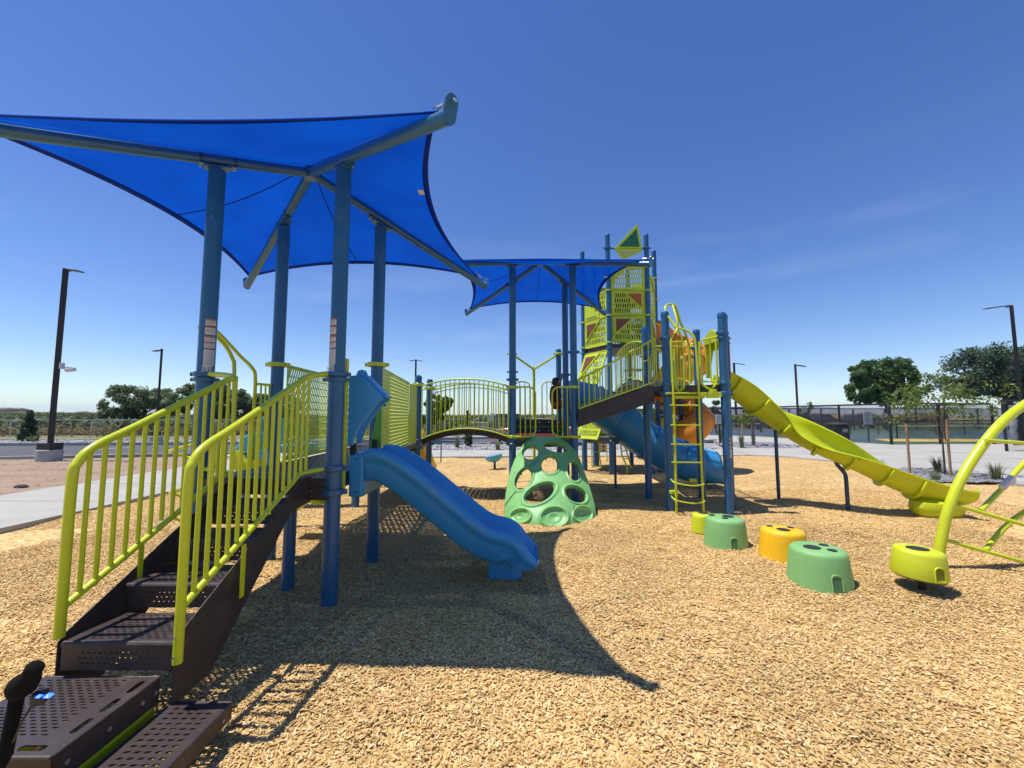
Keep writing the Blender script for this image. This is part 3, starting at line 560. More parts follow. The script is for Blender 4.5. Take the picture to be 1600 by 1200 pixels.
# ------------------------------------------------------------ wood chips as real pieces
def chips():
    g = np.random.default_rng(3); P = []
    def zone(n, x0, x1, y0, y1): return np.stack([g.uniform(x0, x1, n), g.uniform(y0, y1, n)], 1)
    for n, a in ((150000, (-3.4, 3.4, 0.7, 3.2)), (190000, (-5.6, 6.2, 3.2, 5.6)), (110000, (-6.7, 8.6, 5.6, 8.6)), (46000, (-6.7, 10.8, 8.6, 15.2)), (16000, (-6.7, -3.4, 1.5, 3.2)), (26000, (3.4, 6.2, 1.2, 3.2))):
        P.append(zone(n, *a))
    P = np.concatenate(P); P = P[[inpoly(x, y, MUL) for x, y in P]]
    x, y = P[:, 0], P[:, 1]; z = bump_z(x, y)-0.008+g.uniform(-0.004, 0.008, len(x))
    me = bpy.data.meshes.new('wood_chips'); me.vertices.add(len(x)); me.vertices.foreach_set('co', np.stack([x, y, z], 1).astype(np.float32).ravel()); me.update()
    o = bpy.data.objects.new('wood_chips', me); COL.objects.link(o); o['kind'] = 'stuff'; tag(o, 'loose tan wood chips spread over the whole playground bed', 'wood chips')
    ng = bpy.data.node_groups.new('chips', 'GeometryNodeTree'); ng.interface.new_socket('Geometry', in_out='INPUT', socket_type='NodeSocketGeometry'); ng.interface.new_socket('Geometry', in_out='OUTPUT', socket_type='NodeSocketGeometry')
    N = ng.nodes; L = ng.links; gi = N.new('NodeGroupInput'); go = N.new('NodeGroupOutput')
    cone = N.new('GeometryNodeMeshCone'); cone.inputs['Vertices'].default_value = 4; cone.inputs['Radius Top'].default_value = 0.62; cone.inputs['Radius Bottom'].default_value = 1.0; cone.inputs['Depth'].default_value = 2.0
    sm = N.new('GeometryNodeSetMaterial'); sm.inputs['Material'].default_value = CHIP
    ip = N.new('GeometryNodeInstanceOnPoints')
    rr = N.new('FunctionNodeRandomValue'); rr.data_type = 'FLOAT_VECTOR'; rr.inputs[0].default_value = (1.22, -0.32, -3.14); rr.inputs[1].default_value = (1.92, 0.32, 3.14); rr.inputs['Seed'].default_value = 1
    # rotate: first lay the cone down (x ~ 90 deg), then spin about z
    sc = N.new('FunctionNodeRandomValue'); sc.data_type = 'FLOAT_VECTOR'; sc.inputs[0].default_value = (0.0030, 0.0010, 0.005); sc.inputs[1].default_value = (0.0074, 0.0026, 0.0175); sc.inputs['Seed'].default_value = 2
    L.new(gi.outputs[0], ip.inputs['Points']); L.new(cone.outputs[0], sm.inputs[0]); L.new(sm.outputs[0], ip.inputs['Instance'])
    L.new(rr.outputs[0], ip.inputs['Rotation']); L.new(sc.outputs[0], ip.inputs['Scale']); L.new(ip.outputs[0], go.inputs[0])
    q = o.modifiers.new('chips', 'NODES'); q.node_group = ng
chips()
#PART2
# ------------------------------------------------------------ THE PLAY STRUCTURE (all bolted together: one thing)
ps = root('play_structure', 'big blue and lime playground structure with shade canopies, slides, bridge and tower', 'playground structure', (0.5, 7.5, 0))
PR = 0.0635
A, B_, C_, D_ = Vector((-2.555, 3.37, 0)), Vector((-1.46, 3.37, 0)), Vector((-2.57, 4.43, 0)), Vector((-1.48, 4.43, 0))
def post(p, zt, name='post', r=PR, m=POST, cap=True, parent=ps, label=None):
    b = MB(); prof = [(r, -0.3), (r, zt-0.05)]
    if cap: prof = [(r, -0.3), (r, zt-0.09), (r*1.06, zt-0.088), (r*1.06, zt-0.04), (r*0.85, zt-0.012), (r*0.45, zt)]
    b.lathe((p[0], p[1], 0), prof, 20); return b.build(name, m, parent, smooth=True, label=label)
def collar(p, z, m=POST, h=0.05, r=0.086, parent=ps, name='clamp', ang=0.0):
    b = MB(); b.lathe((p[0], p[1], z-h/2), [(r*0.93, 0), (r, 0.006), (r, h-0.006), (r*0.93, h)], 18)
    for s in (0, pi):
        c = (p[0]+(r+0.008)*cos(ang+s), p[1]+(r+0.008)*sin(ang+s), z); b.box(c, (0.035, 0.03, h*0.8), ang+s)
    return b.build(name, m, parent, smooth=True)
def bolts(pts, parent, r=0.007, name='bolt', m=STEEL):
    b = MB()
    for p, d in pts:
        p = Vector(p); d = Vector(d).normalized(); b.tube([p, p+d*0.006], r, 8)
    return b.each(name, m, parent, smooth=True)
def deck(poly, z, name='deck', rows=10, holes=True, label=None):
    """perforated coated steel deck: x0,y0,x1,y1"""
    x0, y0, x1, y1 = poly; w = x1-x0; h = y1-y0
    b = perf((x0, y0, z), (1, 0, 0), (0, 1, 0), w, h, max(4, int(h/0.075)), max(4, int(w/0.07)), fx=0.62, fy=0.34)
    o = b.build(name, BROWN, ps, label=label)
    f = MB(); t = 0.13
    f.box(((x0+x1)/2, y0, z-t/2-0.001), (w+0.012, 0.01, t)); f.box(((x0+x1)/2, y1, z-t/2-0.001), (w+0.012, 0.01, t))
    f.box((x0, (y0+y1)/2, z-t/2-0.0015), (0.01, h-0.012, t)); f.box((x1, (y0+y1)/2, z-t/2-0.0015), (0.01, h-0.012, t))
    for k in (0.33, 0.66): f.box((x0+w*k, (y0+y1)/2, z-0.04), (0.02, h-0.02, 0.06))
    f.build('deck_frame', BROWN, o, bevel=0.003); return o
def railing(top, bot, n, label=None, r=0.021, rb=0.012, name='railing', ends=True, m=LIME, parent=ps, nb=None, t0=0.0, t1=1.0):
    """top and bottom rails (polylines of equal parameter) with upright bars between"""
    T = crom(top, 8) if len(top) > 2 else [Vector(top[0]), Vector(top[1])]; Bt = crom(bot, 8) if len(bot) > 2 else [Vector(bot[0]), Vector(bot[1])]
    b = MB(); b.tube(T, r, 12); rl = b.build(name, m, parent, smooth=True, label=label)
    b = MB(); b.tube(Bt, r*0.86, 10); b.build('bottom_rail', m, rl, smooth=True)
    def on(P, t):
        ls = [(P[i+1]-P[i]).length for i in range(len(P)-1)]; s = t*sum(ls)
        for i, l in enumerate(ls):
            if s <= l or i == len(ls)-1: return P[i].lerp(P[i+1], min(1, s/max(l, 1e-9)))
            s -= l
    for i in range(n):
        t = t0+(t1-t0)*(i/(n-1) if n > 1 else 0.5); p = on(T, t)
        # matching point under it on the bottom rail
        best = min((on(Bt, q/120) for q in range(121)), key=lambda w: (w.x-p.x)**2+(w.y-p.y)**2)
        rod('baluster', best, (p.x, p.y, p.z), rb, m, rl, 8)
    return rl
def loop_panel(p0, p1, z0, z1, n, cr=0.13, which='both', r=0.016, label=None, ext=0.0):
    """a barrier made of one bent tube with rounded corners and upright bars"""
    p0 = Vector(p0); p1 = Vector(p1); d = (p1-p0); L = d.length; d = d/L
    def P(x, z): return Vector((p0.x+d.x*x, p0.y+d.y*x, z))
    pts = []
    def arc(cx, cz, a0, a1):
        for i in range(7):
            a = a0+(a1-a0)*i/6; pts.append(P(cx+cr*cos(a), cz+cr*sin(a)))
    if which == 'both':
        arc(cr, z0+cr, pi, 1.5*pi); arc(L-cr, z0+cr, -0.5*pi, 0); arc(L-cr, z1-cr, 0, pi/2); arc(cr, z1-cr, pi/2, pi); closed = True
    elif which == 'right':
        pts.append(P(0, z0)); arc(L-cr, z0+cr, -0.5*pi, 0); arc(L-cr, z1-cr, 0, pi/2); pts.append(P(0, z1)); closed = False
    else:
        pts.append(P(L, z0)); arc(cr, z0+cr, 1.5*pi, pi); arc(cr, z1-cr, pi, pi/2); pts.append(P(L, z1)); closed = False
    b = MB(); b.tube(pts, r, 10, closed=closed); o = b.build('barrier', LIME, ps, smooth=True, label=label)
    for i in range(n):
        x = L*(i+1)/(n+1); rod('baluster', P(x, z0), P(x, z1), 0.0095, LIME, o, 8)
    return o

# --- shade canopies
def canopy(cx, cy, zp, P4, label, plabels):
    can = bpy.data.objects.new('shade_canopy', None); link(can, ps); can['label'] = label
    can.location = (0, 0, 0)
    hub = Vector((cx, cy, zp+0.20)); slope = 0.28; tips = []
    for i, (sx_, sy_) in enumerate(((-1, -1), (1, -1), (1, 1), (-1, 1))):
        tip = hub+Vector((1.65*sx_, 1.60*sy_, -slope*2.29)); tips.append(tip)
        b = MB(); d = (tip-hub).normalized(); b.tube([hub-d*0.02, tip], 0.045, 16); b.build('arm', POST, can, smooth=True)
        b = MB(); up = Vector((0, 0, 1)); sd = d.cross(up).normalized(); nn = sd.cross(d)
        ring = []
        for k in range(13):   # rounded ear plate at the arm end
            a = pi*k/12; ring.append(tip+nn*(0.085+0.045*sin(a))+sd*(0.045*cos(a)))
        for k in range(9):
            a = pi+pi*k/8; ring.append(tip+nn*(0.0+0.05*sin(a))+sd*(0.045*cos(a)))
        b.plate([q-d*0.004 for q in ring], 0.012); b.build('end_plate', POST, can, smooth=True, auto=0.5)
        b = MB(); b.tube([tip+nn*0.085-d*0.02, tip+nn*0.085+d*0.03], 0.012, 8); b.tube(crom([tip+nn*0.085-d*0.01, tip+nn*0.095-d*0.10, tip+nn*0.10-d*0.22], 4), 0.005, 6)
        b.tube([tip+nn*0.085-d*0.16, tip+nn*0.088-d*0.09], 0.011, 8); b.each('turnbuckle', STEEL, can, smooth=True)
        p = P4[i]; pz = hub.z-slope*math.hypot(p.x-cx, p.y-cy)-0.05
        post((p.x, p.y), pz, 'canopy_post', cap=False, label=plabels[i])
        b = MB(); hp = Vector((p.x, p.y, pz-0.03)); dh = Vector((d.x, d.y, 0)).normalized()
        for s in (-1, 1):
            c = hp+dh*(0.10*s); c.z = hub.z-slope*math.hypot(c.x-cx, c.y-cy)-0.055
            b.box(c, (0.075, 0.07, 0.014), math.atan2(dh.y, dh.x))
        b.box(hp+Vector((0, 0, 0.005)), (0.2, 0.10, 0.012), math.atan2(dh.y, dh.x), M=Matrix.Rotation(math.atan2(dh.y, dh.x), 3, 'Z') @ Matrix.Rotation(0.27, 3, 'Y'))
        b.each('saddle', MATS['blue_powder_coat'], can, bevel=0.003)
        bp_ = []
        for s in (-1, 1):
            for q in (-1, 1):
                c = hp+dh*(0.118*s)+Vector((-dh.y, dh.x, 0))*0.026*q; c.z = hub.z-slope*math.hypot(c.x-cx, c.y-cy)-0.062; bp_.append((c, (0, 0, -1)))
        bolts(bp_, can)
        for s in (-1, 1):
            q0 = hp+dh*(0.12*s); z_ = hub.z-slope*math.hypot(q0.x-cx, q0.y-cy)
            b = MB(); q0.z = z_; b.tube([q0-d*0.008, q0+d*0.008], 0.0475, 16); b.build('arm_band', POSTD, can, smooth=True)
        bolts([((p.x+PR*0.3, p.y-PR*0.95, pz-0.42), (0.3, -1, 0)), ((p.x+PR*0.3, p.y-PR*0.95, pz-0.49), (0.3, -1, 0))], ps, r=0.006)
    b = MB(); b.tube([hub-Vector((0, 0, 0.06)), hub+Vector((0, 0, 0.05))], 0.055, 14); b.build('hub', POST, can, smooth=True)
    # the cloth: four sectors, edges drawn in, slight sag
    corner = [t+(hub-t).normalized()*0.12+Vector((0, 0, 0.07)) for t in tips]; top = hub+Vector((0, 0, 0.085))
    b = MB(); N_ = 22; M_ = 26; he = []
    for i in range(4):
        a, c = corner[i], corner[(i+1) % 4]; mid = (a+c)/2; inw = Vector((cx-mid.x, cy-mid.y, 0)).normalized(); vs_ = []; e_ = []
        for j in range(M_+1):
            s = j/M_; e = a.lerp(c, s)+inw*((0.13, 0.30, 0.19, 0.20)[i]*4*s*(1-s))+Vector((0, 0, (0.04, 0.10, 0.12, 0.10)[i]*4*s*(1-s))); e_.append(e)
            for k in range(N_+1):
                q = k/N_; p = top.lerp(e, q); p.z -= 0.16*sin(pi*q)*4*s*(1-s)*0.6-0.006*sin(q*9)*sin(s*38+i)*(abs(2*s-1)**2.5)*q; vs_.append(p)
        b.add(vs_, [(j*(N_+1)+k, j*(N_+1)+k+1, (j+1)*(N_+1)+k+1, (j+1)*(N_+1)+k) for j in range(M_) for k in range(N_)])
        he.append(e_)
    fb = b.build('shade_cloth', CLOTH, can, smooth=True, auto=3)
    for i, e_ in enumerate(he):
        inn = []
        for j, e in enumerate(e_): inn.append(e+(top-e).normalized()*(0.065))
        hb = MB(); n = len(e_); off = Vector((0, 0, 0.007))
        hb.add([q-off for q in e_]+[q-off for q in inn], [(j, j+1, n+j+1, n+j) for j in range(n-1)])
        hb.build('hem', HEM, fb, smooth=True)
    sm_ = MB(); i = 3   # one sewn seam on the left and one at the far side
    for i in (3, 2):
        e = he[i][M_//2]; ln = []
        for k in range(1, N_+1):
            q = k/N_; p = top.lerp(e, q); p.z -= 0.16*sin(pi*q)*0.6+0.004; ln.append(p)
        sm_.tube(ln, 0.005, 5)
    sm_.each('seam', HEM, fb, smooth=True)
    e = he[1][9]; tg = MB(); q = e+(top-e).normalized()*0.07; tg.plate([q+Vector((0, 0, -0.012)), q+Vector((-0.05, 0, -0.012)), q+Vector((-0.05, 0.07, -0.012)), q+Vector((0, 0.07, -0.012))], 0.002); tg.build('care_tag', WHITE, fb)
    return can
canopy(-2.02, 3.90, 3.73, [A, B_, D_, C_], 'nearer and larger-looking blue shade canopy over the stairs and the first slide',
       ['blue canopy post left of the stairs with the warning stickers', 'nearest blue canopy post, right of the stairs', 'blue canopy post behind the blue slide hood', 'rear left post of the near canopy'])
G_, H_, I_, K_ = Vector((0.01, 7.38, 0)), Vector((1.12, 7.34, 0)), Vector((1.12, 8.45, 0)), Vector((0.0, 8.45, 0))
canopy(0.565, 7.92, 4.36, [G_, H_, I_, K_], 'farther blue shade canopy over the middle deck',
       ['blue canopy post at the right end of the arched bridge', 'blue canopy post at the foot of the brown ramp stairs', 'rear right post of the far canopy', 'rear left post of the far canopy'])

# --- near deck
deck((-2.5, 3.33, -1.5, 4.45), 1.0, label='low deck under the near canopy')
for p in (A, B_):
    collar(p, 1.075, ang=0.1); collar(p, 0.885, ang=0.1); collar(p, 1.845, h=0.04, ang=0.1); collar(p, 1.80, r=0.082, h=0.035, ang=0.1)
for p in (C_, D_): collar(p, 0.93); collar(p, 2.06, LIME, h=0.045, r=0.105)
for p in (D_,): collar(p, 1.62, r=0.08, h=0.04)
# --- stairs
XL, XR = -2.165, -1.61; RUN, RISE, Y0, Z0 = 0.316, 0.145, 2.035, 0.42
for k in range(4):
    y = Y0+RUN*k; z = Z0+RISE*k
    o = perf((XL+0.012, y+0.012, z), (1, 0, 0), (0, 1, 0), XR-XL-0.024, RUN-0.035, 13, 11, mx=0.05, my=0.02, fx=0.6, fy=0.40).build('tread', BROWN, ps, label=['lowest perforated brown stair tread', 'second perforated brown stair tread', 'third perforated brown stair tread', 'top perforated brown stair tread'][k])
    n = MB(); n.tube([(XL+0.006, y+0.016, z-0.016), (XR-0.006, y+0.016, z-0.016)], 0.0165, 10); n.build('nosing', BROWN, o, smooth=True)
    perf((XL+0.012, y+0.001, z-0.128), (1, 0, 0), (0, 0, 1), XR-XL-0.024, 0.113, 3, 13, mx=0.09, my=0.02, fx=0.42, fy=0.26, stag=0.5).build('riser', BROWN, o)
for x, side in ((XL-0.006, 'left'), (XR, 'right')):
    b = MB(); yt = 3.31; zt = 1.0
    pr = [(Y0, Z0+0.0), (Y0+0.03, Z0+0.03), (yt-0.12, 1.02), (yt, 1.02), (yt, 0.82), (yt-0.28, 0.80), (Y0+0.24, 0.13), (Y0, 0.13)]
    b.plate([(x, p, q) for p, q in pr], 0.006); b.build('stringer', BROWN, ps, bevel=0.002)
b = MB(); b.box((XR+0.05, 3.31, 0.88), (0.20, 0.012, 0.10)); b.build('mounting_plate', BROWN, ps, bevel=0.003)
bolts([((XR-0.02+0.03*k, 3.302, 0.90-0.04*j), (0, -1, 0)) for k in (1,) for j in (0, 1)], ps, 0.006)
# stair leg below the stringer
b = MB(); b.lathe((-2.12, 3.0, 0), [(0.045, -0.1), (0.045, 0.5)], 14); b.lathe((-1.93, 3.62, 0), [(0.05, -0.1), (0.05, 0.9)], 14); b.each('support_leg', POST, ps, smooth=True)
def stair_rail(x, xe, ye, label, zb=0.335):
    yb = 2.02
    top = [(x, yb, zb), (x, yb, 0.75), (x, yb, 1.18), (x, yb+0.02, 1.27), (x, yb+0.10, 1.345), (x, yb+0.35, 1.455), (x, 2.98, 1.735), (x*0.998, 3.12, 1.80), (xe, ye, 1.845)]
    P = crom(top, 6); b = MB(); b.tube(P, 0.0215, 14); rl = b.build('railing', LIME, ps, smooth=True, label=label)
    bt = crom([(x, yb+0.005, 0.585), (x, 2.9, 0.985), (x, 3.02, 1.045), (x, 3.12, 1.07), (xe, ye, 1.075)], 6)
    b = MB(); b.tube(bt, 0.0175, 12); b.build('bottom_rail', LIME, rl, smooth=True)
    for k in range(15):
        y = yb+0.076*(k+1)
        tz = min(P, key=lambda w: abs(w.y-y)+(5 if w.z < 1.25 else 0)).z; bz = min(bt, key=lambda w: abs(w.y-y)).z
        rod('baluster', (x, y, bz), (x, y, tz), 0.0118, LIME, rl, 10)
    b = MB(); b.box((x+(0.012 if x > -2 else -0.02), 2.45, 0.60), (0.008, 0.035, 0.30)); b.build('rail_bracket', LIME, rl, bevel=0.002)
    if x > -2: bolts([((x, yb-0.021, 0.46), (0, -1, 0)), ((x, yb-0.021, 0.37), (0, -1, 0))], rl, 0.006)
stair_rail(XR+0.027, B_.x-0.05, 3.31, 'right hand lime stair railing'); stair_rail(XL+0.012, A.x+0.07, 3.33, 'left hand lime stair railing', 0.45)
# --- transfer platforms at the foot of the stairs
def platform(x0, y0, x1, y1, z, skirt, label, grips=(), rows=9, cols=12, slant=0.0):
    w = x1-x0; h = y1-y0
    if grips:
        b = perf((x0, y0+0.07, z), (1, 0, 0), (0, 1, 0), w-0.085, h-0.07, rows, cols, mx=0.03, my=0.02, fx=0.58, fy=0.44, slant=slant)
        e = perf((x1, y0+0.07, z), (0, 1, 0), (-1, 0, 0), h-0.07, 0.085, 1, 3, mx=0.015, my=0.0, fx=0.70, fy=0.30, stag=0); b.add(e.v, e.f)
        e = perf((x0, y0, z), (1, 0, 0), (0, 1, 0), w, 0.07, 1, 3, mx=0.03, my=0.0, fx=0.62, fy=0.38, stag=0); b.add(e.v, e.f)
    else: b = perf((x0, y0, z), (1, 0, 0), (0, 1, 0), w, h, rows, cols, mx=0.035, my=0.03, fx=0.56, fy=0.36, slant=slant)
    o = b.build('step_platform', BROWN, ps, label=label)
    b = MB(); t = skirt
    b.box(((x0+x1)/2, y0, z-t/2-0.004), (w+0.008, 0.008, t)); b.box(((x0+x1)/2, y1, z-t/2-0.004), (w+0.008, 0.008, t))
    b.box((x0, (y0+y1)/2, z-t/2-0.0045), (0.008, h-0.01, t)); b.box((x1, (y0+y1)/2, z-t/2-0.0045), (0.008, h-0.01, t))
    b.each('skirt', BROWN, o, bevel=0.003)
    b = MB()
    for q in (((x0, y0, z-0.006), (x1, y0, z-0.006)), ((x0, y1, z-0.006), (x1, y1, z-0.006)), ((x0, y0, z-0.006), (x0, y1, z-0.006)), ((x1, y0, z-0.006), (x1, y1, z-0.006))): b.tube(q, 0.0075, 8)
    b.each('rolled_edge', BROWN, o, smooth=True); return o
pf = platform(-2.20, 1.57, -1.665, 2.02, 0.275, 0.115, 'upper perforated step platform in the bottom left corner', grips=True, rows=19, cols=9)

b = MB(); b.box((-1.71, 1.80, 0.10), (0.06, 0.46, 0.16)); b.box((-2.15, 1.80, 0.10), (0.06, 0.46, 0.16)); b.each('lime_support', LIME, pf, bevel=0.01)
bolts([((-1.661, y, 0.215), (1, 0, 0)) for y in (1.62, 1.78, 1.93, 2.0)], pf, 0.009)
pf2 = platform(-1.63, 0.95, -1.345, 2.06, 0.135, 0.075, 'lower perforated side step in the bottom left corner', rows=34, cols=5, slant=0.5)
b = MB(); b.box((-1.49, 1.5, 0.03), (0.12, 0.9, 0.06)); b.build('lime_support', LIME, pf2, bevel=0.01)
bolts([((-1.341, y, 0.09), (1, 0, 0)) for y in (1.3, 1.65, 2.0)], pf2, 0.007)
# --- warning stickers on the left canopy post
def text_mesh(s, size, name, m, parent, M, ext=0.0004):
    cu = bpy.data.curves.new(name, 'FONT'); cu.body = s; cu.size = size; cu.align_x = 'CENTER'; cu.align_y = 'CENTER'; cu.extrude = ext
    t = bpy.data.objects.new('tmp', cu); COL.objects.link(t); bpy.context.view_layer.update()
    me = bpy.data.meshes.new_from_object(t.evaluated_get(bpy.context.evaluated_depsgraph_get())); bpy.data.objects.remove(t)
    me.name = name; me.materials.clear(); me.materials.append(m); me.transform(M); o = bpy.data.objects.new(name, me); link(o, parent); return o
def sticker(c, r, z, h, a0, a1, m, name, parent, label=None, out=0.001):
    b = MB(); n = 8; vs_ = []
    for i in range(n+1):
        a = a0+(a1-a0)*i/n
        for zz in (z-h/2, z+h/2): vs_.append((c[0]+(r+out)*cos(a), c[1]+(r+out)*sin(a), zz))
    b.add(vs_, [(2*i, 2*i+2, 2*i+3, 2*i+1) for i in range(n)]); return b.build(name, m, parent, smooth=True, label=label)
apost = [o for o in ps.children if o.name.startswith('canopy_post')][0]
bpost = [o for o in ps.children if o.name.startswith('canopy_post')][1]
def stickers(P, par, ac, half=0.62):
    a0, a1 = ac-half, ac+half
    for zc, h in ((2.275, 0.05), (2.205, 0.062), (2.135, 0.045), (2.085, 0.048)):
        s = sticker(P, PR, zc, h+0.008, a0, a1, ORANGE_INK, 'warning_label', par, out=0.0008)
        sticker(P, PR, zc-0.003, h-0.008, a0+0.02, a1-0.02, WHITE, 'label_face', s, out=0.0014)
        for k in range(3): sticker(P, PR, zc+0.012-0.011*k, 0.003, a0+0.12, a1-0.15-0.07*k, INK, 'print_line', s, out=0.002)
    s = sticker(P, PR, 1.985, 0.125, a0, a1, WHITE, 'instruction_label', par, out=0.001)
    for k in range(10): sticker(P, PR, 2.037-0.0115*k, 0.003, a0+0.1, a1-0.1-0.05*(k % 3), GREY_INK, 'print_line', s, out=0.0018)
    s = sticker(P, PR, 1.882, 0.075, a0-0.08, a1-0.12, WHITE, 'age_label', par, out=0.001)
    a = (a0+a1)/2-0.1; d = Vector((cos(a), sin(a), 0)); p = Vector((P[0], P[1], 1.888))+d*(PR+0.004)
    M = Matrix(((-sin(a), 0, d.x, p.x), (cos(a), 0, d.y, p.y), (0, 1, 0, p.z), (0, 0, 0, 1)))
    text_mesh('5-12', 0.040, 'age_text', INK, s, M)
    sticker(P, PR, 1.858, 0.006, a0+0.05, a1-0.25, ORANGE_INK, 'print_line', s, out=0.0018)
stickers(A, apost, -pi/2+0.95)
stickers(B_, bpost, -pi/2-0.45)
# --- climber rails and loops on the left side of the near deck
def tube_part(name, pts, r, m=LIME, parent=ps, k=6, label=None, n=12, raw=False):
    b = MB(); b.tube(pts if raw else crom(pts, k), r, n); return b.build(name, m, parent, smooth=True, label=label)
tube_part('grab_rail', [at(312, 512, 3.55), at(319, 508, 3.62), at(332, 520, 3.68), at(352, 540, 3.75), at(363, 560, 3.8), at(366, 580, 3.82), at(364, 700, 3.85)], 0.017, label='nearer curved lime handrail left of the stairs top')
tube_part('grab_rail', [at(312, 512, 3.55), at(322, 506, 3.75), at(345, 524, 3.95), at(375, 556, 4.15), at(394, 575, 4.25), at(399, 592, 4.3), at(396, 655, 4.32), at(394, 720, 4.33)], 0.017, label='farther curved lime handrail left of the stairs top')
tube_part('climber_pole', [at(330, 640, 3.9), at(326, 760, 3.9), at(322, 850, 3.9)], 0.02)
for k, (v0, r_) in enumerate(((704, 0.30), (768, 0.33), (806, 0.30))):
    q = at(268, v0, 4.0); e = at(300, v0-8, 4.05)
    tube_part('foot_loop', [at(325, v0-14, 3.85), at(300, v0-9, 3.9), q, at(270, v0+3, 4.25), at(298, v0+12, 4.35), at(326, v0+14, 4.3)], 0.015)
tube_part('side_rail', [at(402, 600, 4.3), at(424, 602, 4.35)], 0.014, raw=True)
for u in (408, 415, 421): rod('side_bar', at(u, 600, 4.35), at(u-2, 700, 4.35), 0.009, LIME, ps, 8)
# lime plastic wave climber and light blue seat behind the deck, on its far left side
b = MB(); y1 = 5.6
ring = [at(u, v, y1) for u, v in ((398, 720), (428, 719), (460, 720), (500, 720), (540, 719), (540, 731), (512, 733), (505, 728), (494, 727), (484, 731), (476, 734), (470, 741), (474, 760), (470, 775), (462, 786), (450, 800), (440, 800), (452, 772), (452, 745), (446, 734), (430, 731), (398, 733))]
b.plate(ring, 0.10); b.build('wave_climber', LIMEP, ps, bevel=0.015, label='lime plastic wave climber behind the stairs')
b = MB(); b.plate([at(u, v, 5.3) for u, v in ((466, 770), (486, 771), (512, 772), (520, 782), (506, 783), (492, 778), (482, 786), (468, 798))], 0.25); b.build('wave_climber_foot', LIMEP, ps, bevel=0.02)
b = MB(); b.plate([at(u, v, 5.5) for u, v in ((362, 705), (370, 694), (382, 680), (392, 676), (394, 706))], 0.30); b.plate([at(u, v, 5.55) for u, v in ((372, 708), (394, 707), (392, 732), (383, 734))], 0.22)
b.plate([at(u, v, 6.9) for u, v in ((425, 696), (470, 692), (522, 694), (522, 705), (470, 706), (425, 706))], 0.25)
for o_ in b.each('tub_climber', SKYP, ps, bevel=0.03): o_['label'] = 'light blue plastic climber piece behind the stairs railings'
b = MB(); b.plate([at(u, v, 5.35) for u, v in ((361, 706), (366, 704), (378, 724), (384, 740), (372, 744), (360, 726))], 0.14); b.plate([at(u, v, 5.5) for u, v in ((372, 744), (384, 728), (394, 718), (402, 722), (388, 738), (378, 744))], 0.14)
b.plate([at(u, v, 5.6) for u, v in ((332, 704), (345, 702), (345, 732), (332, 730))], 0.1); b.build('slide_support', LIMEP, ps, bevel=0.01)
b = MB(); b.plate([at(u, v, 7.2) for u, v in ((401, 655), (408, 650), (410, 725), (400, 722))], 0.05); b.plate([at(u, v, 7.2) for u, v in ((434, 655), (441, 653), (441, 690), (434, 690))], 0.05); b.plate([at(u, v, 7.4) for u, v in ((461, 660), (466, 655), (492, 705), (476, 712))], 0.05)
b.each('climber_panel', SKYP, ps, bevel=0.01)
b = MB(); b.box((-4.05, 6.3, 0.45), (0.09, 0.09, 0.9)); b.box((-2.95, 6.95, 0.45), (0.09, 0.09, 0.9)); b.each('support_leg', POST, ps, bevel=0.02)

# --- level ramp between near deck and turning deck, slotted lime side panels
QX, QY = -2.62, 6.93
ramp = MB(); rp0, rp1 = 4.5, 6.9
o = perf((-2.5, rp0, 0.995), (1, 0, 0), (0, 1, 0), 0.95, rp1-rp0, 26, 12, fx=0.6, fy=0.34).build('ramp', BROWN, ps, label='level brown ramp between the two slotted lime panels')
b = MB(); b.plate([(-1.52, rp0, 0.99), (-1.77, rp1, 0.99), (-1.77, rp1, 0.88), (-1.52, rp0, 0.88)], 0.008); b.plate([(-2.52, rp0, 0.99), (-2.62, rp1, 0.99), (-2.62, rp1, 0.88), (-2.52, rp0, 0.88)], 0.008)
for k in range(9): b.box((-2.08, rp0+0.15+0.27*k, 0.945), (0.98, 0.03, 0.06))
b.build('ramp_frame', BROWN, o, bevel=0.003)
for (x0, y0, x1, y1_, lab) in ((-1.50, 4.50, -1.755, 6.93, 'slotted lime side panel right of the near canopy posts'), (-2.50, 4.50, -2.62, 6.93, 'slotted lime side panel seen through the stair railing')):
    L = math.hypot(x1-x0, y1_-y0)
    lf = x0 < -2; pb = perf((x0, y0, 1.02), (x1-x0, y1_-y0, 0), (0, 0, 1), L, 1.04, 11 if lf else 21, 46, mx=0.03, my=0.025, fx=0.50, fy=0.90 if lf else 0.56, slant=0.85 if lf else 0.5, th=0.005, stag=0.0)
    o = pb.build('slotted_panel', LIMEPANEL, ps, label=lab)
    b = MB()
    for z in (1.02, 2.06): b.tube([(x0, y0, z), (x1, y1_, z)], 0.012, 8)
    b.each('panel_rim', LIMEPANEL, o, smooth=True)
E_, F_ = Vector((-1.79, 7.75, 0)), Vector((-1.79, 8.83, 0))
for p, lb_ in ((E_, 'short round-capped blue post, nearer of the pair at the bridge'), (F_, 'short round-capped blue post, farther of the pair at the bridge'), (Vector((-2.85, 8.83, 0)), None)):
    post(p, 2.30 if p is F_ else 2.28, label=lb_)
post((QX, QY), 0.97, cap=False)
for p in (E_, F_): collar(p, 1.04); collar(p, 0.90); collar(p, 2.09, LIME, r=0.09); collar(p, 2.12, r=0.075, h=0.025)
b = MB(); pl = [(-2.62, 6.93), (-1.76, 6.93), (-1.77, 7.8), (-1.77, 8.85), (-2.85, 8.85), (-2.85, 7.4)]; b.prism(pl, 0.88, 1.0); b.build('turning_deck', BROWN, ps, bevel=0.004)
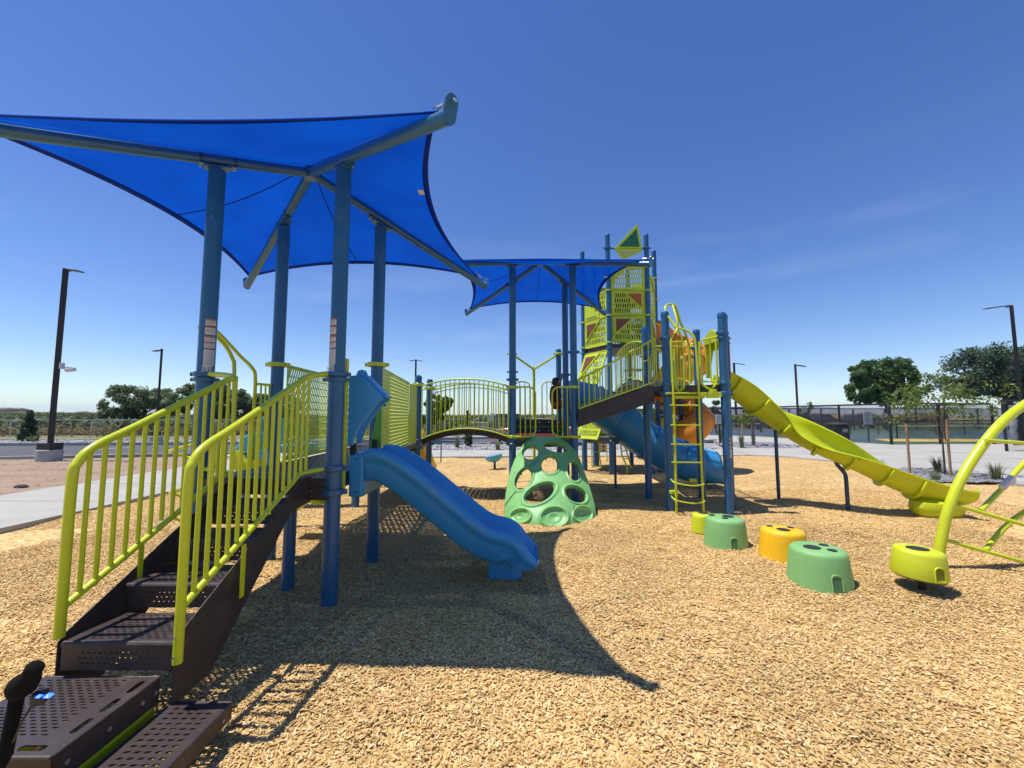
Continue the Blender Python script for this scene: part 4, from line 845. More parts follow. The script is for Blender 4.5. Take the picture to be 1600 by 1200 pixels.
b = MB(); b.plate([(-1.757, 6.95, 1.02), (-1.80, 7.62, 1.0), (-1.80, 7.62, 2.07), (-1.757, 6.95, 2.05)], 0.02); b.build('solid_panel', LIMEPANEL, ps, bevel=0.004)
railing([(-2.68, 7.0, 2.05), (-2.88, 7.5, 2.05), (-2.88, 8.8, 2.05)], [(-2.68, 7.0, 1.06), (-2.88, 7.5, 1.06), (-2.88, 8.8, 1.06)], 12)
# yellow slide beyond the turning deck
b = MB(); b.sweep(crom([(-2.25, 8.75, 0.98), (-2.25, 9.05, 0.86), (-2.22, 9.5, 0.42), (-2.19, 9.85, 0.14), (-2.17, 10.05, 0.12)], 6), [(-0.30, 0.26), (-0.35, 0.22), (-0.30, -0.06), (0.30, -0.06), (0.35, 0.22), (0.30, 0.26), (0.22, 0.0), (-0.22, 0.0)])
b.build('yellow_slide', YELP, ps, smooth=True, label='small yellow slide under and behind the turning deck')

# --- arched bridge
def arch(p0, p1, z0, z1, rise, n=12):
    p0 = Vector(p0); p1 = Vector(p1); return [Vector((p0.x+(p1.x-p0.x)*t, p0.y+(p1.y-p0.y)*t, z0+(z1-z0)*t+rise*4*t*(1-t))) for t in [i/n for i in range(n+1)]]
bn0, bn1 = (-1.70, 7.72), (-0.07, 7.36); bf0, bf1 = (-1.70, 8.80), (-0.07, 8.45)
for i in range(18):
    t = (i+0.5)/18; z = 1.06+0.06*t+0.17*4*t*(1-t); x = bn0[0]+(bn1[0]-bn0[0])*t; y = (bn0[1]+bf0[1])/2+(bn1[1]-bn0[1])*t
    sl_ = atan((0.06+0.17*4*(1-2*t))/1.63)
    b = MB(); b.box((x, y, z+0.012), (0.084, 1.02, 0.022), M=Matrix.Rotation(-sl_, 3, 'Y')); b.build('bridge_plank', BROWN, ps, bevel=0.003)
for a_, c_ in ((bn0, bn1), (bf0, bf1)):
    b = MB(); b.sweep(arch(a_, c_, 1.01, 1.07, 0.17, 16), [(-0.012, -0.05), (0.012, -0.05), (0.012, 0.05), (-0.012, 0.05)]); b.build('bridge_beam', BROWN, ps, smooth=True)
for a_, c_, lb_, oy in ((bn0, bn1, 'near railing of the arched bridge', -0.03), (bf0, bf1, 'far railing of the arched bridge', 0.03)):
    a_ = (a_[0], a_[1]+oy); c_ = (c_[0], c_[1]+oy)
    rl = railing(arch(a_, c_, 2.07, 2.04, 0.13, 12), arch(a_, c_, 1.07, 1.13, 0.17, 12), 19, label=lb_, r=0.015, rb=0.009)
    b = MB(); b.tube(arch(a_, c_, 1.99, 1.96, 0.13, 14), 0.010, 8); b.build('mid_rail', LIME, rl, smooth=True)

# --- middle decks
deck((-0.02, 7.34, 1.16, 8.40), 1.08, label='middle deck under the far canopy')
deck((-0.02, 8.46, 1.16, 9.54), 1.42, label='raised rear middle deck with black step faces')
b = MB(); b.box((0.56, 8.43, 1.37), (1.12, 0.02, 0.115)); b.box((0.56, 8.43, 1.20), (1.12, 0.02, 0.115)); st = b.each('step_face', BLACK, ps, bevel=0.003)[0]
b = MB(); b.box((0.56, 8.435, 1.285), (1.12, 0.02, 0.045)); b.box((0.56, 7.335, 1.10), (1.00, 0.025, 0.06)); b.each('step_trim', mat('dull_green_trim', (0.06, 0.12, 0.02), 0.5), st, bevel=0.003)
bolts([((0.56+dx, 8.42, z), (0, -1, 0)) for dx in (-0.3, 0.0, 0.2, 0.42) for z in (1.37, 1.20)], st, 0.012)
for p in (G_, H_): collar(p, 1.13, LIME, r=0.092); collar(p, 0.99); collar(p, 2.02, LIME, r=0.092)
collar(G_, 2.16); collar(G_, 2.30, r=0.08, h=0.03); collar(H_, 1.36); collar(H_, 2.66, ang=0); collar(I_, 2.36)
loop_panel((0.06, 7.30), (0.42, 7.30), 1.13, 2.02, 3, which='right', label='lime barrier left of the green climber')
loop_panel((0.72, 7.28), (1.08, 7.27), 1.13, 2.02, 3, which='left', label='lime barrier right of the green climber')
loop_panel((0.06, 9.5), (0.42, 9.5), 1.46, 2.30, 2, which='both', r=0.014); loop_panel((0.70, 9.5), (1.05, 9.5), 1.46, 2.30, 2, which='both', r=0.014)
J_, L_ = Vector((1.10, 9.52, 0)), Vector((0.0, 9.52, 0))
post(J_, 3.08); post(L_, 2.9); collar(J_, 2.96, LIME, r=0.095); collar(L_, 2.96, LIME, r=0.095)
b = MB(); hubp = Vector((0.545, 10.1, 2.66))
for q in (J_, L_): b.tube([Vector((q.x, q.y, 2.96)), hubp], 0.026, 10)
b.tube([hubp+Vector((0, 0, 0.06)), Vector((0.545, 10.1, -0.1))], 0.036, 14); b.build('fire_pole', LIME, ps, smooth=True, label='lime slide-down pole with Y-shaped arms')

# --- green moulded climber
def dome():
    VT, VB = 682.0, 822.0
    outl = [(682, 829, 877), (690, 820, 886), (704, 811, 899), (720, 803, 907), (734, 798, 912), (752, 793, 919), (775, 789.5, 926), (790, 788, 930), (805, 788, 931.5), (822, 789, 932)]
    def edge(v):
        for i in range(len(outl)-1):
            if v <= outl[i+1][0] or i == len(outl)-2:
                t = (v-outl[i][0])/(outl[i+1][0]-outl[i][0]); return (outl[i][1]+(outl[i+1][1]-outl[i][1])*t, outl[i][2]+(outl[i+1][2]-outl[i][2])*t)
    holes = [(829, 707, 12, 9.5, -8), (868, 699, 17, 6, 14), (859.5, 726, 13.5, 12.5, 0), (818, 748, 10.5, 17, 30), (897, 736, 9, 14.5, -18), (843.5, 771, 24, 12.5, -27), (900, 772.5, 16.5, 10.5, 28)]
    bowls = [(813, 806, 15, 10.5, -8), (866, 808, 20, 15, 0), (911, 804, 14, 12, 10)]
    NS, NT = 150, 150; V = []; U = np.zeros((NT+1, NS+1, 2)); H = np.zeros((NT+1, NS+1))
    for j in range(NT+1):
        t = j/NT; v = VB+(VT-VB)*t; e0, e1 = edge(v)
        for i in range(NS+1):
            s = i/NS; U[j, i] = (e0+(e1-e0)*s, v)
    inside = np.zeros((NT+1, NS+1), bool)
    for hi, (cx, cy, rx, ry, ang) in enumerate(holes+bowls):
        a = R(ang); ca, sa = cos(a), sin(a); dx = U[..., 0]-cx; dy = U[..., 1]-cy
        lx = (dx*ca+dy*sa)/rx; ly = (-dx*sa+dy*ca)/ry; rho = np.sqrt(lx**2+ly**2)
        if hi < len(holes):
            eps = 1.25/min(rx, ry); near = (rho > 1-eps) & (rho < 1+0.35*eps); k = np.where(near, 1/np.maximum(rho, 1e-6), 1.0)
            nlx, nly = lx*k*rx, ly*k*ry
            U[..., 0] = np.where(near, cx+nlx*ca-nly*sa, U[..., 0]); U[..., 1] = np.where(near, cy+nlx*sa+nly*ca, U[..., 1])
            inside |= (rho < 1+0.35*eps); rho = np.where(near, 1.0, rho)
            H += 0.022*np.exp(-((rho-1.22)/0.13)**2)-0.045*np.exp(-((rho-1.0)/0.12)**2)
            if not near.any(): pass
        else:
            H += -0.06*np.clip(1-rho, 0, 0.35)/0.35+0.03*np.exp(-((rho-1.1)/0.1)**2)+0.03*np.exp(-((rho-0.55)/0.35)**2)
    for j in range(NT+1):
        for i in range(NS+1):
            t = j/NT; s = 2*i/NS-1; y = 5.78+1.42*t**1.35+0.38*abs(s)**2.4*(1-0.4*t)
            p = at(U[j, i, 0], U[j, i, 1], y); d = (Vector((0, 0, CH))-p).normalized(); p = p+Vector((0, -0.93, 0.36))*H[j, i]
            V.append(p)
    W_ = NS+1; fs = []
    for j in range(NT):
        for i in range(NS):
            if inside[j, i] and inside[j, i+1] and inside[j+1, i] and inside[j+1, i+1]: continue
            fs.append((j*W_+i, j*W_+i+1, (j+1)*W_+i+1, (j+1)*W_+i))
    b = MB(); b.v = [tuple(p) for p in V]; b.f = fs; o = b.build('rock_climber', DOME, ps, smooth=True, auto=3, solid=0.0, label='green moulded climber with oval holes leaning on the middle deck')
    q = o.modifiers.new('thick', 'SOLIDIFY'); q.thickness = 0.07; q.offset = -1 if o.data.polygons[0].normal.y < 0 else 1
    g = MB()   # moulding lines
    for pts in (((789, 790), (797, 778), (806, 768)), ((896, 812), (895, 800), (898, 790))):
        ln = []
        for u, v in pts:
            t = (v-VB)/(VT-VB); e0, e1 = edge(v); s = 2*(u-e0)/(e1-e0)-1; ln.append(at(u, v, 5.78+1.42*t**1.35+0.38*abs(s)**2.4*(1-0.4*t)-0.012))
        g.tube(crom(ln, 5), 0.005, 5)
    g.each('mould_line', mat('mould_line_green', (0.03, 0.12, 0.04), 0.6), o, smooth=True)
dome()

# --- first blue slide
SLS = [(-0.335, 0.02), (-0.355, 0.0), (-0.36, -0.03), (-0.35, -0.065), (-0.325, -0.08), (-0.315, -0.12), (-0.30, -0.235), (-0.26, -0.262), (0.26, -0.262), (0.30, -0.235), (0.315, -0.12), (0.325, -0.08), (0.35, -0.065), (0.36, -0.03), (0.355, 0.0), (0.335, 0.02), (0.30, 0.022), (0.275, 0.0), (0.245, -0.14), (0.20, -0.175), (-0.20, -0.175), (-0.245, -0.14), (-0.275, 0.0), (-0.30, 0.022)]
def slide1():
    cy = 3.90
    ctrl = [(-1.30, 1.185), (-1.16, 1.18), (-0.98, 1.09), (-0.80, 0.965), (-0.55, 0.765), (-0.32, 0.58), (-0.18, 0.495), (-0.03, 0.455), (0.06, 0.40), (0.14, 0.30), (0.195, 0.245), (0.245, 0.225)]
    P = crom([(x, cy, z) for x, z in ctrl], 6); n = len(P); secs = []
    for i, p in enumerate(P):
        f = i/(n-1); k = 1.0
        if f > 0.6: k = 1.0-0.5*min(1, (f-0.6)/0.38)       # the trough gets shallower to the lip
        w = 1.0 if f < 0.86 else math.sqrt(max(0.25, 1-((f-0.86)/0.15)**2))
        e_ = max(0, (f-0.84)/0.16); w = 1-0.10*e_*e_-0.30*max(0, e_-0.7)/0.3; hs_ = 1-0.62*e_-0.16*max(0, e_-0.75)/0.25
        secs.append([(a*w*0.85, h*(k if h < -0.1 else 1.0)*hs_) for a, h in SLS])
    b = MB(); b.sweep(P, secs); o = b.build('blue_slide', BLUEP, ps, smooth=True, auto=0.9, label='nearest blue slide running down to the wood chips')
    f = MB(); f.prism([(-0.22, cy-0.03), (0.0, cy-0.05), (0.09, cy+0.0), (0.09, cy+0.16), (0.0, cy+0.2), (-0.22, cy+0.18)], -0.02, 0.26); f.build('slide_foot', BLUEP, o, bevel=0.03)
    f = MB(); f.box((-1.365, cy, 0.985), (0.13, 0.60, 0.38)); f.build('slide_mount', BLUEP, o, bevel=0.02)
    # hood: two angular cheeks under a folded top
    for s, yy in ((-1, cy-0.30), (1, cy+0.06)):
        h = MB(); pr = [(-1.44, 1.24), (-1.385, 1.24), (-1.375, 1.31), (-1.33, 1.41), (-1.25, 1.52), (-1.17, 1.625), (-1.12, 1.655), (-1.17, 1.71), (-1.31, 1.845), (-1.345, 1.86), (-1.44, 1.855)]
        h.plate([(x-(0.06 if s > 0 else 0), yy, z) for x, z in pr], 0.035); h.build('hood_side', BLUEP, o, bevel=0.012)
    h = MB(); h.plate([(-1.125, cy-0.31, 1.66), (-1.185, cy+0.06, 1.66), (-1.39, cy+0.06, 1.865), (-1.33, cy-0.31, 1.865)], 0.025); h.build('hood_top', BLUEP, o, bevel=0.01)
    h = MB(); h.lathe((-1.345, cy-0.27, 0), [(0.001, 1.80), (0.045, 1.81), (0.05, 1.87), (0.035, 1.905), (0.001, 1.915)], 14); h.build('hood_knob', BLUEP, o, smooth=True)
    h = MB()
    for s in (-1, 1): h.box((-1.40, cy+s*0.28, 1.21), (0.04, 0.05, 0.10))
    h.each('hood_bracket', BLACK, o)
    h = MB(); h.plate([(-1.49, cy+0.34, 1.10), (-1.36, cy+0.36, 1.10), (-1.36, cy+0.36, 1.62), (-1.40, cy+0.35, 1.55)], 0.02); h.build('inner_panel', mat('inner_green_panel', (0.14, 0.40, 0.05), 0.45), o, bevel=0.004)
    h = MB()
    h.box((-1.435, cy-0.40, 1.42), (0.03, 0.05, 1.15))
    h.each('slide_frame', LIME, o, bevel=0.006)
    g = MB()
    for k in range(5):   # grip grooves on the lip
        x = 0.06+0.028*k; g.tube([(x, cy-0.14, 0.315-0.030*k), (x, cy+0.14, 0.315-0.030*k)], 0.004, 5)
    g.each('lip_groove', mat('deep_blue_line', (0.005, 0.06, 0.25), 0.5), o, smooth=True)
    bolts([((-1.36, cy-0.302, z), (0, -1, 0)) for z in (0.84, 1.12)], o, 0.008, m=BLACK)
slide1()

# --- brown ramp stairs from the middle deck up to the slide deck
s0, s1 = (1.17, 7.24), (2.40, 6.84); t0, t1 = (1.17, 8.26), (2.40, 7.86)
for k in range(6):
    t = (k+0.5)/6; x = s0[0]+(s1[0]-s0[0])*t; y = (s0[1]+t0[1])/2+(s1[1]-s0[1])*t; z = 1.50+0.088*k
    b = MB(); b.box((x, y, z), (0.21, 0.98, 0.012)); b.box((x-0.1, y, z-0.05), (0.008, 0.98, 0.09)); b.build('tread', BROWN, ps, bevel=0.003)
for (a_, c_, lb_) in ((s0, s1, 'near railing of the brown ramp stairs'), (t0, t1, 'far railing of the brown ramp stairs')):
    b = MB(); b.plate([(a_[0], a_[1], 1.30), (c_[0], c_[1], 1.74), (c_[0], c_[1], 2.01), (c_[0]-0.07, c_[1]+0.02, 2.0), (a_[0], a_[1], 1.60)], 0.01); b.build('stringer', BROWN, ps, bevel=0.003)
    o1 = -0.03 if a_ is s0 else 0.03
    railing([(a_[0]+0.02, a_[1]+o1, 2.16), (a_[0]+0.6, a_[1]+o1-0.19, 2.44), (c_[0], c_[1]+o1, 2.80)], [(a_[0]+0.02, a_[1]+o1, 1.63), (c_[0]-0.12, c_[1]+o1+0.03, 2.03), (c_[0], c_[1]+o1, 2.07)], 15, label=lb_, r=0.016, rb=0.0095)
# --- slide deck
P1, M1, M2, P2, N1 = Vector((2.545, 6.66, 0)), Vector((3.36, 6.41, 0)), Vector((3.62, 6.85, 0)), Vector((3.50, 7.62, 0)), Vector((2.52, 7.62, 0))
for p, zt, lb_ in ((P1, 3.24, 'blue post at the top of the brown ramp stairs'), (M1, 3.16, 'thick nearest blue post right of the ladder with the sticker strip'), (M2, 3.24, None), (P2, 3.14, 'blue post between the ladder arches'), (N1, 3.20, 'blue post behind the top of the ramp stairs')):
    post(p, zt, label=lb_)
    collar(p, 1.86); collar(p, 2.02, ang=0.4)
for p in (M1, M2): collar(p, 2.82, ang=0.2); collar(p, 2.74, r=0.08, h=0.03, ang=0.2)
for p in (P1, P2): collar(p, 2.78); collar(p, 2.62, r=0.08, h=0.03)
collar(N1, 2.82); collar(N1, 2.62, r=0.08, h=0.03)
poly = [(2.44, 6.74), (3.34, 6.46), (3.60, 6.9), (3.55, 7.60), (2.44, 7.60)]
b = MB(); b.prism(poly, 1.985, 2.0); dk = b.build('deck', BROWN, ps, label='high deck at the top of the long lime slide')
for i in range(5):
    a_, c_ = poly[i], poly[(i+1) % 5]; b = MB(); b.plate([(a_[0], a_[1], 1.982), (c_[0], c_[1], 1.982), (c_[0], c_[1], 1.86), (a_[0], a_[1], 1.86)], 0.008); b.build('deck_edge', BROWN, dk)
# ladder brackets and ladder with hoops
b = MB(); b.box((2.83, 6.50, 1.80), (0.46, 0.05, 0.05)); b.box((3.15, 6.42, 1.84), (0.32, 0.03, 0.07), -0.25); b.box((2.72, 6.47, 1.86), (0.52, 0.12, 0.03)); b.plate([(3.05, 6.40, 1.78), (3.25, 6.36, 1.78), (3.20, 6.36, 1.92), (3.10, 6.39, 1.92)], 0.02); b.each('ladder_bracket', LIME, ps, bevel=0.006)
lx0, lx1, ly = 2.535, 2.935, 6.38
la = tube_part('ladder_rail', [(lx0, ly+0.02, -0.05), (lx0, ly, 1.0), (lx0, ly, 2.0), (lx0-0.01, ly, 2.62), (lx0+0.03, ly+0.03, 2.78), (lx0+0.11, ly+0.07, 2.86), (2.67, ly+0.10, 2.92), (2.68, ly+0.12, 3.05), (2.69, ly+0.30, 3.35)], 0.018, label='lime ladder left rail with hoop')
tube_part('ladder_rail', [(lx1+0.02, ly+0.02, -0.05), (lx1, ly, 1.0), (lx1, ly, 2.0), (lx1-0.02, ly, 2.62), (lx1-0.06, ly+0.03, 2.80), (lx1-0.15, ly+0.07, 2.88), (2.67, ly+0.10, 2.92)], 0.018, label='lime ladder right rail with hoop')
tube_part('ladder_hoop', [(2.66, ly+0.12, 2.93), (2.62, ly+0.18, 3.04), (2.56, ly+0.26, 3.20), (2.58, ly+0.32, 3.33), (2.67, ly+0.36, 3.38), (2.78, ly+0.40, 3.35), (2.88, ly+0.48, 3.12), (3.00, ly+0.52, 2.86), (3.05, ly+0.54, 2.62), (3.05, ly+0.54, 2.05)], 0.02)
tube_part('ladder_hoop', [(2.66, ly+0.12, 2.93), (2.74, ly+0.16, 2.84), (2.79, ly+0.2, 2.68), (2.80, ly+0.2, 2.2), (2.79, ly+0.2, 1.98), (2.73, ly+0.2, 1.92), (2.66, ly+0.2, 1.98), (2.65, ly+0.2, 2.6)], 0.018)
for x in (2.70, 2.745): rod('hoop_bar', (x, ly+0.2, 1.94), (x, ly+0.2, 2.74), 0.010, LIME, ps, 8)
for i, v in enumerate((633, 664, 694, 722, 753, 780)):
    z = at(1046, v, ly).z
    if i < 4: b = MB(); b.tube([(lx0-0.06, ly-0.01, z), (lx1+0.01, ly-0.01, z-0.005)], 0.0105, 10); b.build('rung', LIME, ps, smooth=True)
    else:
        tube_part('rung', [(lx0-0.03, ly+0.12, z+0.02), (lx0-0.055, ly+0.02, z+0.02), (lx0-0.02, ly-0.06, z-0.01), (2.74, ly-0.11, z-0.04), (lx1+0.0, ly-0.05, z-0.03), (lx1+0.01, ly+0.02, z-0.02)], 0.0105)
b = MB(); b.box((3.05, 6.95, 0.42), (0.12, 0.04, 0.06)); b.box((2.56, 6.55, 0.30), (0.12, 0.10, 0.05)); b.each('ladder_clamp', LIME, ps, bevel=0.006)
# guard panels on the slide deck
railing([(3.06, 6.50, 2.72), (3.30, 6.42, 2.77)], [(3.06, 6.50, 2.05), (3.30, 6.42, 2.05)], 3, r=0.017, rb=0.0095)
tube_part('guard_hoop', [(3.02, 6.48, 2.70), (3.02, 6.48, 2.12), (3.05, 6.47, 2.0), (3.14, 6.44, 1.93), (3.22, 6.42, 1.99), (3.25, 6.41, 2.12), (3.25, 6.41, 2.72)], 0.016)
railing([(2.55, 7.62, 2.82), (3.45, 7.62, 2.80)], [(2.55, 7.62, 2.06), (3.45, 7.62, 2.06)], 9, r=0.016, rb=0.0095, label='rear guard rail of the high deck')
railing([(2.44, 6.85, 2.80), (2.44, 7.55, 2.80)], [(2.44, 6.85, 2.5), (2.44, 7.55, 2.5)], 3, r=0.014, rb=0.008)
# sticker strip
m1 = [o for o in ps.children if 'sticker strip' in o.get('label', '')][0]
for zc, h, m in ((1.15, 0.045, TAN), (1.09, 0.05, ORANGE_INK), (1.085, 0.04, TAN), (1.02, 0.045, TAN), (0.92, 0.13, GREY_INK)):
    sticker(M1, PR, zc, h, -pi/2+0.1, -pi/2+1.0, m if m is not GREY_INK else WHITE, 'warning_label', m1, out=0.0012 if m is not ORANGE_INK else 0.0009)
for k in range(6): sticker(M1, PR, 0.965-0.017*k, 0.004, -pi/2+0.15, -pi/2+0.9, GREY_INK, 'print_line', m1, out=0.002)
# lime hood of the long slide and orange panel
h = MB(); X = 3.66
for y in (6.98, 7.52):
    h.plate([(X-0.06, y, 2.2), (X+0.02, y, 2.2), (X+0.04, y, 2.42), (X+0.10, y, 2.72), (X+0.08, y, 2.86), (X+0.0, y, 2.96), (X-0.06, y, 2.9)], 0.03)
h.plate([(X-0.03, 7.0, 2.93), (X-0.03, 7.13, 3.02), (X-0.03, 7.25, 3.06), (X-0.03, 7.38, 3.02), (X-0.03, 7.52, 2.93), (X-0.03, 7.52, 2.80), (X-0.03, 7.0, 2.80)], 0.04)
h.plate([(X+0.09, 7.0, 2.70), (X+0.09, 7.52, 2.70), (X, 7.52, 2.94), (X, 7.0, 2.94)], 0.03); h.build('slide_hood', LIMEP, ps, bevel=0.012, label='lime hood over the top of the long slide')
h = MB(); h.plate([(3.66, 6.80, 2.12), (3.74, 6.95, 2.12), (3.74, 6.95, 2.72), (3.66, 6.80, 2.78)], 0.02); h.build('activity_panel', mat('salmon_panel', (0.55, 0.20, 0.12), 0.45), ps, bevel=0.004)
# --- long lime slide
def slide2():
    ctrl = [(3.62, 7.22, 2.00), (3.95, 7.24, 1.83), (4.35, 7.28, 1.53), (4.75, 7.22, 1.23), (5.1, 7.02, 0.98), (5.45, 6.80, 0.74), (5.8, 6.62, 0.50), (6.15, 6.48, 0.31), (6.5, 6.38, 0.18), (6.8, 6.33, 0.11), (7.0, 6.30, 0.12)]
    P = crom([(x, y, z) for x, y, z in ctrl], 6); n = len(P)
    def sec(f):
        r = 0.255*(1.0 if f < 0.93 else math.sqrt(max(0.12, 1-((f-0.93)/0.078)**2))); o_ = []; th = 0.03; dp = 1.12 if f < 0.8 else 1.12-0.5*(f-0.8)/0.2
        for i in range(13): a = pi+pi*i/12; o_.append((r*cos(a), 0.26+r*sin(a)*dp))
        rim = [(r+0.02, 0.275), (r+0.015, 0.29), (r-0.015, 0.29)]
        inn = [((r-th)*cos(2*pi-pi*i/12), 0.26+(r-th)*sin(2*pi-pi*i/12)*dp) for i in range(13)]
        return o_+rim+inn+[(-r+0.015, 0.29), (-r-0.015, 0.29), (-r-0.02, 0.275)]
    secs = [sec(i/(n-1)) for i in range(n)]
    roll = [0.0]*n
    for i in range(n):
        f = i/(n-1); roll[i] = 0.62*math.exp(-((f-0.40)/0.15)**2)
    b = MB(); b.sweep(P, secs, roll=roll); o = b.build('long_slide', LIMEP, ps, smooth=True, auto=0.9, label='long lime wavy slide running right')
    def flange(i, w=0.012):
        p = P[i]; t = (P[min(i+1, n-1)]-P[max(0, i-1)]).normalized(); side = Vector((t.y, -t.x, 0)).normalized(); up = side.cross(t).normalized(); q = Matrix.Rotation(roll[i], 3, t); side = q @ side; up = q @ up
        pts = [p+side*(0.278*cos(pi+pi*k/14))+up*(0.26+0.278*1.12*sin(pi+pi*k/14)) for k in range(15)]
        f = MB(); vs_ = []
        for k, pt in enumerate(pts):
            rd = (pt-(p+up*0.26)).normalized()
            for dt, dr in ((-w, -0.03), (-w*0.7, 0.028), (w*0.7, 0.028), (w, -0.03)): vs_.append(pt+t*dt+rd*dr)
        f.add(vs_, [(4*k+j, 4*k+(j+1) % 4, 4*k+4+(j+1) % 4, 4*k+4+j) for k in range(14) for j in range(4)]); f.build('flange', LIMEP, o, smooth=True, auto=0.6)
    for i in (4, 11, 18, 25, 31, 37, 43): flange(i, 0.03)
    ft = MB(); ft.lathe((6.48, 6.33, 0), [(0.22, -0.03), (0.27, 0.03), (0.30, 0.12), (0.28, 0.20), (0.2, 0.24)], 24, 1.25, 0.82); ft.build('slide_foot', LIMEP, o, smooth=True)
    for (u, v, y, top) in ((1217, 779, 7.46, (1202, 648)), (1325, 794, 6.67, (1312, 726))):
        x, yy = G(u, v); tp = at(top[0], top[1], yy)
        s = MB(); s.tube(crom([(x, yy, -0.1), (x, yy, tp.z*0.55), (x, yy, tp.z-0.26), (x-0.02, yy, tp.z-0.14), (x-0.12, yy, tp.z-0.02), (x-0.17, yy-0.02, tp.z+0.06)], 5), 0.03, 12); s.build('slide_support', POSTD, o, smooth=True)
slide2()
# --- blue tube slide
def tubeslide():
    ctrl = [(1.18, 8.95, 1.88), (1.5, 8.95, 1.86), (1.9, 8.93, 1.72), (2.35, 8.92, 1.40), (2.8, 8.9, 1.06), (3.25, 8.88, 0.76), (3.7, 8.86, 0.54), (4.1, 8.85, 0.43), (4.4, 8.85, 0.40)]
    P = crom(ctrl, 5); r = 0.40; ns = 22; n = len(P)
    b = MB(); vs_ = []
    for i, p in enumerate(P):
        t = (P[min(i+1, n-1)]-P[max(0, i-1)]).normalized(); side = Vector((t.y, -t.x, 0)).normalized(); up = side.cross(t)
        if i >= n-2: p = p.copy()
        for k in range(ns):
            a = 2*pi*k/ns; rk = r if i < n-10 else r*(1-0.018*(i-n+10)); q = p+side*(rk*cos(a))+up*(rk*sin(a))
            if i == n-1: q = q+t*(-0.28*max(0, sin(a))+0.10*max(0, -sin(a)))
            vs_.append(q)
    b.add(vs_, [(i*ns+k, i*ns+(k+1) % ns, (i+1)*ns+(k+1) % ns, (i+1)*ns+k) for i in range(n-1) for k in range(ns)])
    o = b.build('tube_slide', BLUEP, ps, smooth=True, auto=3, solid=0.02, label='blue tube slide running down behind the ladder')
    def ring(i, w=0.03, rr=0.43):
        p = P[i]; t = (P[min(i+1, n-1)]-P[max(0, i-1)]).normalized(); f = MB(); f.tube([p-t*w, p-t*w*0.9, p+t*w*0.9, p+t*w], [rr-0.02, rr, rr, rr-0.02], 26); 
        g_ = f.build('flange', BLUEP, o, smooth=True, auto=0.6)
        # hollow it: remove caps
        bm = bmesh.new(); bm.from_mesh(g_.data); bmesh.ops.delete(bm, geom=[x for x in bm.faces if len(x.verts) > 4], context='FACES'); bm.to_mesh(g_.data); bm.free()
        q = g_.modifiers.new('t', 'SOLIDIFY'); q.thickness = 0.015; q.offset = -1
    for i in (9, 15, 22, 29): ring(i)
    e = P[-1]; f = MB(); pts = [Vector((e.x+(-0.28*max(0, sin(2*pi*k/24))+0.10*max(0, -sin(2*pi*k/24))), e.y+0.335*cos(2*pi*k/24)*1.0, e.z+0.335*sin(2*pi*k/24))) for k in range(24)]
    f.tube(pts, 0.024, 8, closed=True); f.build('exit_rim', BLUEP, o, smooth=True)
    for (u, v, ztop, r_) in ((962, 763, 1.02, 0.026),):
        x, yy = G(u, v); s = MB(); s.tube([(x, yy, -0.1), (x, yy, ztop)], r_, 12); s.box((x, yy, ztop+0.01), (0.24, 0.2, 0.03)); s.plate([(x-0.14, yy-0.06, ztop+0.06), (x+0.14, yy-0.06, ztop-0.02), (x+0.02, yy-0.06, ztop-0.1), (x-0.02, yy-0.06, ztop-0.1)], 0.03); s.build('slide_support', POSTD, o, smooth=True, auto=0.5)
tubeslide()
# --- arched ramp from slide deck back to the tower
bp0, bp1 = (2.62, 7.72), (2.72, 10.6)
for i in range(24):
    t = (i+0.5)/24; z = 2.0+0.10*t+0.25*4*t*(1-t); y = bp0[1]+(bp1[1]-bp0[1])*t; x = 3.08+0.05*t; sl_ = atan((0.10+0.25*4*(1-2*t))/2.9)
    b = MB(); b.box((x, y, z), (0.84, 0.11, 0.024), M=Matrix.Rotation(sl_, 3, 'X')); b.build('bridge_plank', BROWN, ps, bevel=0.003)
for x in (2.62, 3.52):
    b = MB(); b.sweep(arch((x, 7.72), (x+0.08, 10.6), 1.94, 2.04, 0.25, 18), [(-0.012, -0.06), (0.012, -0.06), (0.012, 0.06), (-0.012, 0.06)]); b.build('bridge_beam', BROWN, ps, smooth=True)
    railing(arch((x, 7.74), (x+0.08, 10.6), 2.86, 3.0, 0.22, 14), arch((x, 7.74), (x+0.08, 10.6), 2.06, 2.16, 0.25, 14), 20, r=0.016, rb=0.009, label='lime railing of the rear arched bridge to the tower' if x < 3 else None)
# --- tower
tc = Vector((3.115, 11.6, 0)); hexv = [Vector((tc.x+1.05*cos(R(a)), tc.y+1.05*sin(R(a)), 0)) for a in (180, 240, 300, 0, 60, 120)]
T1, T2, T5, T6, T4, T3 = hexv
for p, zt, lb_ in ((T1, 6.32, 'left tall tower post'), (T2, 6.43, 'front left tower post beside the sail'), (T5, 6.43, 'front right tower post beside the sail'), (T6, 6.35, 'right tall tower post'), (T4, 6.3, None), (T3, 6.3, None)):
    post(p, zt, name='tower_post', label=lb_)
    for z in (0.85, 2.1, 3.30, 3.45, 4.18, 4.86, 5.5): collar(p, z, POST if z in (0.85, 2.1, 3.3) else LIME, r=0.082, h=0.035)
def hexplate(z, rin, name='tower_deck'):
    b = MB(); b.prism([(tc.x+rin*cos(R(a)), tc.y+rin*sin(R(a))) for a in (180, 240, 300, 0, 60, 120)], z-0.10, z); return b.build(name, BROWN, ps, bevel=0.004)
hexplate(0.86, 0.98); hexplate(2.15, 0.98); hexplate(3.42, 1.0); hexplate(4.86, 0.9)
